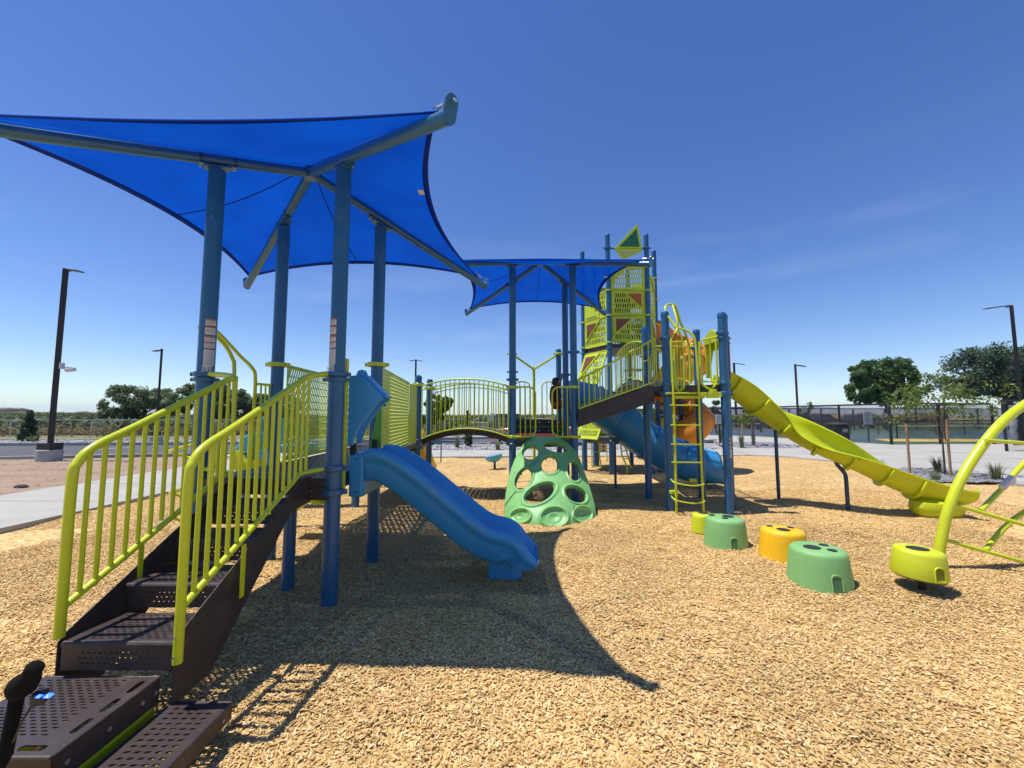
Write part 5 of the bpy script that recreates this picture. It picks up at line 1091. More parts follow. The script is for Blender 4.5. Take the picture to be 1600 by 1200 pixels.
def tpanel(p, q, z0, z1, ins, tri, label=None, lean=0.0, rows=4, cols=12, z0off=0.0):
    p = Vector(p); q = Vector(q); d = (q-p); L = d.length-0.17; d.normalize(); s = p+d*0.085; out = Vector((d.y, -d.x, 0)); H = z1-z0
    up = (Vector((0, 0, H))-out*lean).normalized(); Hs = math.hypot(H, lean); org = Vector((s.x, s.y, z0))+out*(lean+z0off)
    def inside(x, y):
        a, b_, c = tri; s1 = (x-b_[0])*(a[1]-b_[1])-(a[0]-b_[0])*(y-b_[1]); s2 = (x-c[0])*(b_[1]-c[1])-(b_[0]-c[0])*(y-c[1]); s3 = (x-a[0])*(c[1]-a[1])-(c[0]-a[0])*(y-a[1])
        return (s1 < 0 and s2 < 0 and s3 < 0) or (s1 > 0 and s2 > 0 and s3 > 0)
    g = random.Random(int(z0*100+L*10))
    o = perf(org, d, up, L, Hs, rows, cols, mx=0.07, my=0.06, fx=0.56, fy=0.84, stag=0.35, th=0.012, keep=(lambda x, y: not inside(x, y))).build('tower_panel', LIMEPANEL, ps, label=label)
    b = MB(); nrm = d.cross(up).normalized()
    if nrm.dot(out) < 0: nrm = -nrm
    for a, c in (((0, 0), (1, 0)), ((0, 1), (1, 1)), ((0, 0), (0, 1)), ((1, 0), (1, 1))):
        b.tube([org+d*(a[0]*L)+up*(a[1]*Hs), org+d*(c[0]*L)+up*(c[1]*Hs)], 0.018, 6)
    b.each('panel_frame', LIMEPANEL, o, smooth=True)
    cen = ((tri[0][0]+tri[1][0]+tri[2][0])/3, (tri[0][1]+tri[1][1]+tri[2][1])/3)
    def PT(t, k, off): return org+d*((cen[0]+(t[0]-cen[0])*k)*L)+up*((cen[1]+(t[1]-cen[1])*k)*Hs)+nrm*off
    b = MB(); b.plate([PT(t, 0.95, 0.012) for t in tri], 0.012); b.build('panel_boss', LIMEPANEL, o)
    b = MB(); b.plate([PT(t, 0.60, 0.030) for t in tri], 0.010); b.build('panel_insert', ins, o)
    return o
TL = [(0.02, 0.98), (0.02, 0.15), (0.75, 0.98)]; TR = [(0.98, 0.98), (0.30, 0.98), (0.98, 0.10)]; BL = [(0.02, 0.02), (0.75, 0.02), (0.02, 0.9)]
tpanel(T2, T5, 3.47, 4.17, MAROON_INS, TL, 'front tower panel with maroon triangle'); tpanel(T2, T5, 4.18, 4.86, RUST_INS, TR, 'front tower panel with rust triangle'); tpanel(T2, T5, 4.87, 5.52, LIMEPANEL, [(0.02, 0.98), (0.02, 0.3), (0.5, 0.98)], 'top front tower panel without coloured triangle')
tpanel(T1, T2, 3.42, 4.17, MAROON_INS, TL, 'left tower panel with dark triangle'); tpanel(T1, T2, 4.18, 4.86, LIMEPANEL, BL); tpanel(T1, T2, 2.35, 3.25, MAROON_INS, TL, 'slanted bright tower panel over the tube slide', lean=0.35)
tpanel(T5, T6, 2.75, 3.4, LIMEPANEL, TL); tpanel(T5, T6, 3.47, 4.17, WHITE, TR, 'right tower panel with pale insert'); tpanel(T5, T6, 4.18, 4.86, WHITE, TL); tpanel(T5, T6, 4.87, 5.4, LIMEPANEL, TR)
tpanel(T1, T2, 0.90, 1.75, RUST_INS, [(0.98, 0.98), (0.45, 0.98), (0.98, 0.45)], 'slanted bright low tower panel under the ramp stairs', lean=0.4)
for a_, c_ in ((T6, T4), (T4, T3), (T3, T1)):
    for z0_, z1_ in ((3.47, 4.17), (4.18, 4.86), (4.87, 5.5), (0.9, 1.7)): tpanel(a_, c_, z0_, z1_, PURPLE_INS, TL, rows=4, cols=9)
# sail on top
b = MB(); b.tube([(T2.x, T2.y, 6.02), (T5.x, T5.y, 6.02)], 0.02, 8); b.build('sail_bar', POST, ps, smooth=True)
for p in (T2, T5): collar(p, 6.03, h=0.05)
sy_ = T2.y-0.04
def tri_part(name, m, pts, th, y, parent=ps, bev=0.006, label=None):
    b = MB(); b.plate([(x, y, z) for x, z in pts], th); return b.build(name, m, parent, bevel=bev, label=label)
sa = tri_part('tower_sail', LIMEPANEL, [(2.76, 6.00), (3.50, 6.00), (3.46, 6.34), (3.40, 6.66), (3.37, 6.67)], 0.03, sy_, label='green and lime triangular sail on the tower top')
tri_part('sail_insert', GREEN_INS, [(2.88, 6.04), (3.43, 6.04), (3.36, 6.54)], 0.012, sy_-0.036, sa)
sb = tri_part('tower_sail', LIMEPANEL, [(2.76, 5.98), (2.96, 5.72), (3.02, 5.70), (3.50, 5.92), (3.50, 5.985)], 0.03, sy_-0.01, label='pale lower part of the tower sail')
tri_part('sail_insert', PALE_INS, [(2.88, 5.93), (3.02, 5.76), (3.34, 5.92)], 0.012, sy_-0.046, sb)
tri_part('tower_fin', PURPLE_INS, [(3.34, 5.60), (3.40, 5.82), (3.62, 5.66)], 0.02, T5.y+0.5, label='small purple fin behind the sail')
# clutter inside the tower: net and climbing steps
for k in range(4):
    b = MB(); a0 = R(180+60*k); b.box((tc.x+0.4*cos(a0), tc.y+0.4*sin(a0), 0.86+0.55*k+0.3), (0.5, 0.5, 0.03), a0); b.build('tower_step', BROWN, ps, bevel=0.004)
# spiral slide
def spiral():
    c = Vector((4.74, 11.45, 0)); N_ = 64; P = []
    for i in range(N_+1):
        t = i/N_; a = R(150)-2*pi*1.85*t; P.append(Vector((c.x+0.50*cos(a), c.y+0.50*sin(a), 3.92-3.16*t)))
    P = [Vector((3.75, 12.1, 3.95)), Vector((4.1, 12.0, 3.95))]+P
    n = len(P); ns = 16; vs_ = []
    for i, p in enumerate(P):
        t = (P[min(i+1, n-1)]-P[max(0, i-1)]).normalized(); side = Vector((t.y, -t.x, 0)).normalized(); up = side.cross(t)
        for k in range(ns): a = 2*pi*k/ns; vs_.append(p+side*(0.33*cos(a))+up*(0.37*sin(a)))
    b = MB(); b.add(vs_, [(i*ns+k, i*ns+(k+1) % ns, (i+1)*ns+(k+1) % ns, (i+1)*ns+k) for i in range(n-1) for k in range(ns)])
    o = b.build('spiral_slide', ORANGEP, ps, smooth=True, auto=3, solid=0.015, label='orange spiral tube slide winding down beside the tower')
    for i in range(6, n-2, 8):
        p = P[i]; t = (P[i+1]-P[i-1]).normalized(); side = Vector((t.y, -t.x, 0)).normalized(); up = side.cross(t)
        f = MB(); f.tube([p+side*(0.345*cos(2*pi*k/18))+up*(0.385*sin(2*pi*k/18)) for k in range(18)], 0.018, 6, closed=True); f.build('flange', ORANGEP, o, smooth=True)
    post((c.x, c.y), 2.4, name='spiral_pole', m=POSTD, parent=o); 
    b = MB()
    for z in (1.2, 1.5, 1.9): b.box((c.x, c.y-0.08, z), (0.22, 0.14, 0.05))
    b.each('pole_bracket', POSTD, o, bevel=0.01)
spiral()
# small stuff under the tower
tube_part('climber_rail', [at(936, 692, 12.0), at(938, 722, 12.2), at(945, 741, 12.3), at(946, 744, 12.3)], 0.02)
tube_part('twist_climber', [at(970, 694, 10.9), at(972, 712, 10.9), at(979, 728, 10.8), at(980, 741, 10.7)], 0.02, label='small twisted lime climber under the tube slide')
tube_part('twist_climber', [at(974, 690, 10.9), at(981, 712, 10.9), at(986, 730, 10.8)], 0.018)
for v0 in (706, 718, 733): tube_part('climber_rung', [at(971+(v0-706)*0.25, v0, 10.85), at(978+(v0-706)*0.3, v0-2, 10.85), at(983+(v0-706)*0.2, v0-1, 10.85)], 0.014)
for (u, v, zt) in ((913, 734, 0.8), (930, 728, 0.8), (1031, 737, 0.9)):
    x, y = G(u, v); post((x, y), zt, name='short_post', cap=False)
b = MB(); x, y = G(925, 730); b.box((x, y, 0.35), (0.03, 0.03, 0.75)); b.box((x+0.35, y, 0.02), (0.7, 0.03, 0.03)); b.box((x+0.35, y, 0.45), (0.7, 0.02, 0.02)); b.each('low_rail', LIME, ps)
q = at(1028, 664, 12.6); b = MB(); b.box(q, (0.42, 0.08, 0.42)); b.build('lime_panel', LIMEPANEL, ps, bevel=0.02)
#PART3
# ------------------------------------------------------------ separate pieces of play equipment
def pod(name, label, u, v, r, h, m, pads, door, sx=1.0, group=None, base=None, lift=0.0):
    x, y = base or G(u, v); y = y+r if not base else y
    t = root(name, label, 'stepping pod', (x, y, 0), group)
    prof = [(r*1.10, -0.02+lift), (r*1.08, 0.02+lift), (r*1.02, h*0.5+lift), (r*0.96, h-0.035+lift), (r*0.93, h-0.012+lift), (r*0.86, h+0.002+lift), (r*0.5, h+0.008+lift), (0.001, h+0.01+lift)]
    b = MB(); b.lathe((x, y, 0), prof, 40); body = b.build('pod_body', m, t, smooth=True, auto=0.9)
    for (px, py, pr_) in pads:
        b = MB(); b.lathe((x+px*r, y+py*r, 0), [(pr_*r, h-0.01+lift), (pr_*r, h+0.011+lift), (pr_*r*0.9, h+0.014+lift), (0.001, h+0.015+lift)], 20); b.build('grip_pad', RUBBER, body, smooth=True, auto=0.6)
    # dark flat face painted as the shade inside an arch-shaped opening near the ground
    a = door; d = Vector((cos(a), sin(a), 0)); s = Vector((-sin(a), cos(a), 0)); ring = []
    for k in range(9): an = pi*k/8; ring.append((0.038*cos(an), 0.085+0.03*sin(an)))
    ring += [(-0.038, 0.01), (0.038, 0.01)]
    fr_ = MB(); inr = MB(); P = lambda q, off, k: Vector((x, y, 0))+d*(r*(1.085-0.22*q[1]/max(h, .1))+off)+s*(q[0]*k)+Vector((0, 0, q[1]*(1 if k == 1 else (k+0.06) if q[1] > 0.02 else 1)+lift))
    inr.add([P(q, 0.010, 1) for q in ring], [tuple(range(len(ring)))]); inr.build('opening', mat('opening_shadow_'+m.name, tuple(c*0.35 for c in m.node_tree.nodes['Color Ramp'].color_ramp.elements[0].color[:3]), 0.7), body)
    fr_.tube([P(q, 0.009, 1.12) for q in [ring[-1]]+ring[:-1]], 0.006, 6, caps=True); fr_.build('opening_rim', m, body, smooth=True)
    return t
PADS = [(-0.25, -0.05, 0.30), (0.42, 0.22, 0.17), (0.25, -0.42, 0.17)]
GP = 'row of stepping pods in the wood chips'
pod('stepping_pod', 'nearest mint green stepping pod with three black pads', 1312, 924, 0.232, 0.29, POD_G, PADS, -1.68, group=GP)
pod('stepping_pod', 'golden yellow stepping pod between the two mint green ones', 1247, 882, 0.215, 0.29, POD_Y, [(-0.1, -0.22, 0.30), (0.5, 0.15, 0.16), (-0.35, 0.45, 0.15)], -1.68, group=GP)
pod('stepping_pod', 'farther mint green stepping pod beside the small lime one', 1150, 859, 0.218, 0.30, POD_G, [(0.22, 0.1, 0.30), (-0.5, 0.40, 0.16), (-0.15, -0.30, 0.17)], -1.66, group=GP)
pod('stepping_pod', 'small plain lime stepping pod half hidden behind the mint green one', 1106, 832, 0.135, 0.20, POD_L, [(0.2, 0.2, 0.5)], -0.6, group=GP)
# tilted spinner
def spinner():
    x, y = G(1441, 921); t = root('spinner_seat', 'tilted lime drum seat on a short stem beside the lime arch climber', 'spinner', (x, y, 0)); T = Matrix.Translation((x-0.02, y, 0.125)) @ Matrix.Rotation(R(2.5), 4, 'Y') @ Matrix.Rotation(R(2), 4, 'X')
    r = 0.175; h = 0.215
    b = MB(); b.lathe((0, 0, 0), [(r*1.07, 0), (r*1.09, 0.012), (r*1.03, h*0.5), (r*0.97, h-0.02), (r*0.92, h), (r*0.8, h+0.008), (0.001, h+0.012)], 36); b.v = [tuple(T @ Vector(v)) for v in b.v]; bd = b.build('seat', POD_L, t, smooth=True, auto=0.9)
    b = MB(); b.lathe((-0.02, -0.01, 0), [(r*0.48, h), (r*0.48, h+0.014), (0.001, h+0.016)], 24, 1.05, 0.75); b.v = [tuple(T @ Vector(v)) for v in b.v]; b.build('grip_pad', RUBBER, bd, smooth=True, auto=0.6)
    b = MB(); b.lathe((x, y, 0), [(0.024, -0.1), (0.024, 0.14)], 12); b.build('stem', BLACK, t, smooth=True)
    b = MB(); b.lathe((0, 0, -0.012), [(r*1.0, 0), (r*1.04, 0.01)], 30); b.v = [tuple(T @ Vector(v)) for v in b.v]; b.build('base_ring', BLACK, bd, smooth=True)
    ring = []; 
    for k in range(9): an = pi*k/8; ring.append((0.034*cos(an), 0.095+0.028*sin(an)))
    ring += [(-0.034, 0.02), (0.034, 0.02)]
    a = -1.62; d = Vector((cos(a), sin(a), 0)); s = Vector((-sin(a), cos(a), 0))
    b = MB(); b.add([T @ (d*(r*(1.09-0.13*q[1]/h)+0.002)+s*q[0]+Vector((0, 0, q[1]))) for q in ring], [tuple(range(len(ring)))]); b.build('opening', MATS['opening_shadow_lime_pod_plastic'], bd)  # shade of the drum's recess put into this flat face's colour
    b = MB(); b.tube([T @ (d*(r*(1.09-0.13*q[1]/h)+0.003)+s*q[0]*1.15+Vector((0, 0, q[1]*1.03))) for q in ring], 0.006, 6, closed=True); b.build('opening_rim', POD_L, bd, smooth=True)
spinner()
# arch climber on the right
def archclimb():
    bx, by = G(1468, 884); t = root('arch_climber', 'big lime tube arch climber at the right edge of the picture', 'climber', (bx, by, 0))
    ya = by
    P = [at(1467, 884, ya), at(1468, 862, ya), at(1473, 832, ya), at(1482, 795, ya), at(1500, 752, ya+0.02), at(1528, 706, ya+0.05), at(1562, 664, ya+0.08), at(1600, 633, ya+0.12), at(1655, 605, ya+0.18), at(1740, 590, ya+0.28)]
    P[0].z = -0.1
    P += [Vector((P[-1].x+0.5, P[-1].y+0.12, P[-1].z-0.08)), Vector((P[-1].x+0.95, P[-1].y+0.2, P[-1].z-0.55)), Vector((P[-1].x+1.1, P[-1].y+0.25, -0.1))]
    b = MB(); b.tube(crom(P, 8), 0.044, 18); b.build('arch_tube', LIME, t, smooth=True)
    def seg(name, pts, r): b = MB(); b.tube(crom(pts, 6) if len(pts) > 2 else pts, r, 12); return b.build(name, LIME, t, smooth=True)
    for a, c in (((1470, 842), (1640, 889)), ((1486, 787), (1600, 820)), ((1540, 688), (1680, 698))): seg('rung', [at(a[0], a[1], ya), at(c[0], c[1], ya-0.15 if a[0] < 1500 else ya+0.1)], 0.019)
    seg('foot_tube', [at(1540, 860, ya-0.06), at(1553, 843, ya), at(1572, 822, ya+0.03), at(1600, 801, ya+0.06), at(1660, 770, ya+0.1)], 0.024)
    s = seg('foot_tube', [at(1532, 798, ya-0.03), at(1560, 769, ya+0.1), at(1600, 724, ya+0.2), at(1660, 668, ya+0.25)], 0.024)
    a, c = at(1566, 762, ya+0.06), at(1581, 746, ya+0.10); b = MB(); b.tube([a, c], 0.031, 12); b.box((a+c)/2+Vector((0.03, -0.02, 0.012)), (0.07, 0.012, 0.05), 0.6, M=Matrix.Rotation(-0.7, 3, 'Y')); b.build('white_tag', WHITE, t, smooth=True, auto=0.5)
archclimb()
# blue saucer seat in the chips
x, y = G(773, 733); t = root('spring_seat', 'small light blue tub seat on a thin stem near the arched bridge', 'spinner seat', (x, y, 0))
b = MB(); T = Matrix.Translation((x, y-0.02, 0.22)) @ Matrix.Rotation(R(-12), 4, 'Y') @ Matrix.Scale(0.8, 4); b.lathe((0, 0, 0), [(0.10, -0.02), (0.22, 0.03), (0.30, 0.13), (0.32, 0.21), (0.29, 0.22), (0.2, 0.12), (0.001, 0.08)], 22, 1.0, 0.8); b.v = [tuple(T @ Vector(v)) for v in b.v]; s = b.build('seat', SKYP, t, smooth=True)
b = MB()
for k in range(5): b.box((-0.22+0.11*k, -0.2, 0.225), (0.025, 0.10, 0.012), 0.5)
b.v = [tuple(T @ Vector(v)) for v in b.v]; b.each('stripe', WHITE, s)
b = MB(); b.lathe((x, y, 0), [(0.04, -0.05), (0.03, 0.2)], 10); b.build('stem', BLACK, t, smooth=True)
# small blue sign on two legs beyond the bridge
x, y = G(689, 722); t = root('blue_sign', 'small dark blue panel on thin legs behind the bridge posts', 'sign', (x, y, 0))
b = MB(); b.box((x-0.20, y, 0.74), (0.40, 0.04, 0.30)); b.build('panel', POST, t, bevel=0.005)
b = MB(); b.box((x, y, 0.42), (0.035, 0.035, 0.94)); b.build('leg', POST, t); b = MB(); b.box((x-0.42, y, 0.42), (0.035, 0.035, 0.94)); b.build('leg', POST, t)
# tan play panel with cut-outs
x, y = at(939, 707, 14.0).x, 14.0; t = root('activity_board', 'tan activity board with round cut-outs standing under the tower', 'activity board', (x, y, 0)); zt = at(939, 692, 14.0).z; zb = at(939, 706, 14.0).z
b = MB(); b.box((x, y, (zt+zb)/2), (0.36, 0.05, zt-zb+0.03)); pb = b.build('panel', TAN, t, bevel=0.01)
b = MB()
for i in (-1, 1):
    for j in (0, 1, 2): b.lathe((x+i*0.085, y-0.03, zb+0.07+j*(zt-zb-0.08)/2), [(0.05, -0.0), (0.05, 0.001)], 10)
b.v = [(vx, y-0.03, vz+0) for vx, vy, vz in b.v]
b = MB()
for i in (-1, 1):
    for j in (0, 1, 2):
        cz = zb+0.06+j*(zt-zb-0.06)/2; b.add([(x+i*0.085+0.045*cos(k*pi/5), y-0.027, cz+0.036*sin(k*pi/5)) for k in range(10)], [tuple(range(10))])
b.each('cut_out', INK, pb)
b = MB(); b.box((x-0.2, y, 0.25), (0.03, 0.03, 0.55)); b.box((x+0.2, y, 0.25), (0.03, 0.03, 0.55)); b.each('leg', LIME, t)

# ------------------------------------------------------------ lamp posts
def lamp(label, x, y, h, w, arm, base=True, cam_=False, armlen=0.55, baser=0.32, twin=False, baseh=0.38):
    t = root('lamp_post', label, 'lamp post', (x, y, 0), 'dark lamp posts around the playground')
    b = MB(); b.box((x, y, h/2+0.15), (w*0.72, w*0.72, h-0.3), -math.atan2(x, y)); b.build('pole', BRONZE, t, bevel=0.01)
    if base:
        b = MB(); b.lathe((x, y, 0), [(baser, -0.1), (baser, baseh-0.02), (baser-0.02, baseh)], 24); b.build('concrete_base', CONCG, t, smooth=True, auto=0.5)
        b = MB(); b.box((x, y, baseh+0.11), (w*2.0, w*2.0, 0.22)); b.build('base_cover', BRONZE, t, bevel=0.01)
    a = Vector((cos(arm), sin(arm), 0))
    for s in ((1, -1) if twin else (1,)):
        c = Vector((x, y, h-0.08))+a*s*(w/2); b = MB(); M = Matrix.Rotation(arm, 3, 'Z') @ Matrix.Rotation(R(8)*s, 3, 'Y')
        b.box(c+a*s*0.08, (0.18, 0.06, 0.05), M=M)
        hd = b.build('lamp_arm', BRONZE, t, bevel=0.005)
        d = MB(); q = c+a*s*(0.14+armlen/2)+Vector((0, 0, -0.03))
        d.box(q, (armlen, 0.26, 0.035), M=M); hd2 = d.build('lamp_head', BRONZE, t, bevel=0.012)
        e = MB(); e.box(q+Vector((0, 0, -0.022)), (armlen*0.5, 0.18, 0.01), M=M); e.build('lens', SILVER, hd2)
    if cam_:
        z = at(73, 573, y).z; b = MB(); b.box((x+w/2+0.05, y, z+0.03), (0.10, 0.10, 0.20)); b.tube([(x+w/2+0.05, y, z-0.02), (x+w/2+0.30, y, z-0.08)], 0.04, 8); b.tube([(x+w/2+0.25, y-0.02, z-0.10), (x+w/2+0.52, y-0.02, z-0.10)], [0.085, 0.06], 12); b.build('floodlight', SILVER, t, smooth=True, auto=0.5)
    return t
x, y = G(60, 722); lamp('tall near lamp post on a round concrete base at the left edge', x, y+0.3, at(82, 420, y+0.3).z, 0.215, -0.2, cam_=True, armlen=0.42)
x, y = G(243, 692); lamp('middle distance lamp post in front of the dark round tree', x, y, at(253, 545, y).z, 0.15, pi-0.2, armlen=0.35)
lamp('distant T-shaped lamp post above the two short bridge posts', -8.1, 34, 6.25, 0.2, 0, base=False, twin=True, armlen=0.3)
x, y = G(1249, 688); lamp('lamp post rising behind the long lime slide', x, y, at(1245, 569, y).z, 0.17, 0.1, base=False, armlen=0.45)
lamp('distant lamp post half hidden by the top of the lime slide', 23.1, 42, at(1150, 567, 42).z, 0.3, 0.1, base=False, armlen=0.9)
yy = 17.6; x = at(1597, 650, yy).x; lamp('lamp post at the right edge in front of the pine', x, yy, at(1581, 477, yy).z, 0.17, pi+0.1, base=False, armlen=1.05)
# ------------------------------------------------------------ fences
def chain(poly, z0, z1, pitch, w, m, parent, name='chain_link_mesh'):
    b = MB()
    for i in range(len(poly)-1):
        p = Vector((*poly[i], 0)); q = Vector((*poly[i+1], 0)); d = q-p; L = d.length; d.normalize(); H = z1-z0; n = int((L+H)/pitch)
        for s in (1, -1):
            for k in range(-int(H/pitch)-1, int(L/pitch)+2):
                x0 = k*pitch; x1 = x0+H
                a, c = max(0, x0), min(L, x1)
                if c <= a: continue
                za, zc = z0+(a-x0), z0+(c-x0)
                if s < 0: za, zc = z1-(a-x0), z1-(c-x0)
                A1 = p+d*a+Vector((0, 0, za)); C1 = p+d*c+Vector((0, 0, zc)); o_ = (d*s+Vector((0, 0, -1))).normalized()*w*0.5
                yn = Vector((d.y, -d.x, 0))*w*0.4
                b.add([A1-o_, A1+o_, A1+yn, C1-o_, C1+o_, C1+yn], [(0, 1, 4, 3), (1, 2, 5, 4), (2, 0, 3, 5)])
    o = b.build(name, m, parent); o['kind'] = 'stuff'; return o
def fence(name, label, poly, h, step, m, pr, pitch, ww, rails=(1.0,), z0=0.0, mm=None):
    t = root(name, label, 'fence', (*poly[0], 0))
    for i in range(len(poly)-1):
        p = Vector((*poly[i], 0)); q = Vector((*poly[i+1], 0)); L = (q-p).length; n = max(1, round(L/step))
        for k in range(n+(1 if i == len(poly)-2 else 0)):
            c = p.lerp(q, k/n); rod('fence_post', (c.x, c.y, z0-0.1), (c.x, c.y, z0+h+0.03), pr, m, t, 8)
        for f in rails:
            b = MB(); b.tube([(p.x, p.y, z0+h*f), (q.x, q.y, z0+h*f)], pr*0.7, 8); b.build('fence_rail', m, t, smooth=True)
    chain(poly, z0+0.05, z0+h-0.01, pitch, ww, mm or m, t); return t
gm = mat('mesh_wire', (0.22, 0.23, 0.235), 0.5, metal=0.5)
fence('wire_fence', 'long low silver-topped wire fence beyond the car park on the left', [(-62, 29.5), (-27, 29), (-12, 29.5), (-5.5, 33), (1, 41), (8, 52)], 1.22, 3.0, STEEL, 0.03, 0.16, 0.006, mm=gm)
bk = mat('black_wire', (0.02, 0.02, 0.022), 0.5)
fence('court_fence', 'near black chain-link fence of the sports courts', [(14.2, 31.4), (17.7, 30.1), (18.35, 26.1), (19.5, 21.05)], 2.12, 3.0, BLACK, 0.06, 0.13, 0.016, rails=(1.0,), mm=bk)
fence('court_fence', 'black chain-link fence front behind the young staked tree', [(19.5, 21.05), (22.5, 21.5), (25.8, 21.9), (26.6, 27.5)], 2.15, 2.9, BLACK, 0.065, 0.13, 0.014, rails=(1.0,), mm=bk)
fence('court_fence', 'far black fence across the back of the courts', [(14.2, 31.4), (16, 44.2), (34, 44.8), (60, 46.5)], 2.3, 3.6, BLACK, 0.075, 0.22, 0.015, rails=(1.0, 0.42), mm=bk)
fence('court_fence', 'low black divider fence inside the courts', [(22.8, 33), (30, 33.5), (40, 34)], 1.15, 2.6, BLACK, 0.035, 0.2, 0.006, rails=(1.0,), mm=bk)
fence('court_fence', 'short black gate fence at the far right edge', [(20.62, 17.1), (24.5, 17.5), (30, 18)], 2.15, 3.9, BLACK, 0.05, 0.10, 0.006, rails=(1.0,), mm=bk)
# pickleball net
def net(label, a, c, h=0.9):
    t = root('court_net', label, 'net', (*a, 0), 'court nets'); a3 = Vector((*a, 0)); c3 = Vector((*c, 0))
    for p in (a3, c3): rod('net_post', p, p+Vector((0, 0, h+0.05)), 0.045, BLACK, t, 8)
    b = MB(); b.plate([a3+Vector((0, 0, h-0.09)), c3+Vector((0, 0, h-0.09)), c3+Vector((0, 0, h)), a3+Vector((0, 0, h))], 0.02); b.build('net_tape', WHITE, t)
    chain([a, c], 0.1, h-0.08, 0.09, 0.005, bk, t, 'net_mesh')
net('long white-taped net on the nearer court behind the young tree', (25.6, 27.2), (36.8, 27.8))
net('second net farther left on the courts', (15.6, 37.5), (22.5, 37.0), 0.85)
# signs, bin, windscreen
def sign(label, u, v, y, w, h, cat='sign'):
    c = at(u, v, y); t = root('white_sign', label, cat, (c.x, y, 0)); b = MB(); b.box(c, (w, 0.03, h)); f = b.build('sign_face', WHITE, t, bevel=0.004)
    b = MB(); rg = random.Random(int(u))
    k = 0; z = c.z+h*0.42
    while z > c.z-h*0.42:
        ww = w*rg.uniform(0.45, 0.8); b.box((c.x-(0.0 if k < 2 else (w*0.8-ww)/2), y-0.0165, z), (ww, 0.003, h*0.022)); z -= h*0.055; k += 1
    b.build('print_line', GREY_INK, f)['kind'] = 'stuff'
    b = MB(); b.box((c.x, y+0.03, c.z/2), (0.06, 0.04, c.z+h*0.4)); b.build('sign_post', BLACK, t)
sign('large white rules sign on the near court fence', 1356, 653, 24.5, 0.52, 0.78); sign('small white square sign near the parked black pickup', 1386, 649, 40, 0.4, 0.35); sign('white sign just left of the tall blue post right of the ladder', 1124, 655, 22, 0.42, 0.50)
sign('small white sign by the poplars above the lime slide', 1257, 640, 40, 0.5, 0.5)
x, y = G(1321, 694); y += 0.5; t = root('trash_bin', 'black trash bin with domed lid behind the lower lime slide', 'trash bin', (x, y, 0))
b = MB(); b.prism([(x-0.42, y-0.35), (x+0.42, y-0.35), (x+0.42, y+0.35), (x-0.42, y+0.35)], 0, 1.0); b.build('bin_body', BLACK, t, bevel=0.05)
b = MB(); b.lathe((x, y, 1.0), [(0.52, 0), (0.52, 0.05), (0.40, 0.12), (0.12, 0.18)], 16, 1, 0.85); b.build('lid', RUBBER, t, smooth=True); b = MB(); b.box((x+0.15, y-0.36, 0.72), (0.28, 0.02, 0.18)); b.build('bin_label', GREY_INK, t)
c = at(1590, 675, 17.6); t = root('privacy_screen', 'black fabric screen with grey side bundle on the right edge fence', 'screen', (c.x, 17.6, 0))
b = MB(); b.box((c.x+0.45, 17.62, 1.12), (1.3, 0.04, 1.75)); b.build('screen_cloth', BLACK, t, bevel=0.01)
b = MB(); b.tube(crom([(c.x-0.27, 17.5, 0.35), (c.x-0.30, 17.5, 0.9), (c.x-0.22, 17.5, 1.4), (c.x-0.26, 17.5, 1.95)], 5), [0.12, 0.14, 0.10, 0.13, 0.11, 0.10, 0.12, 0.14, 0.10, 0.12, 0.10, 0.13, 0.1, 0.12, 0.1, 0.1], 10); b.build('rolled_cloth', mat('grey_cloth', (0.22, 0.23, 0.25), 0.9, var=0.5, vscale=14), t, smooth=True)
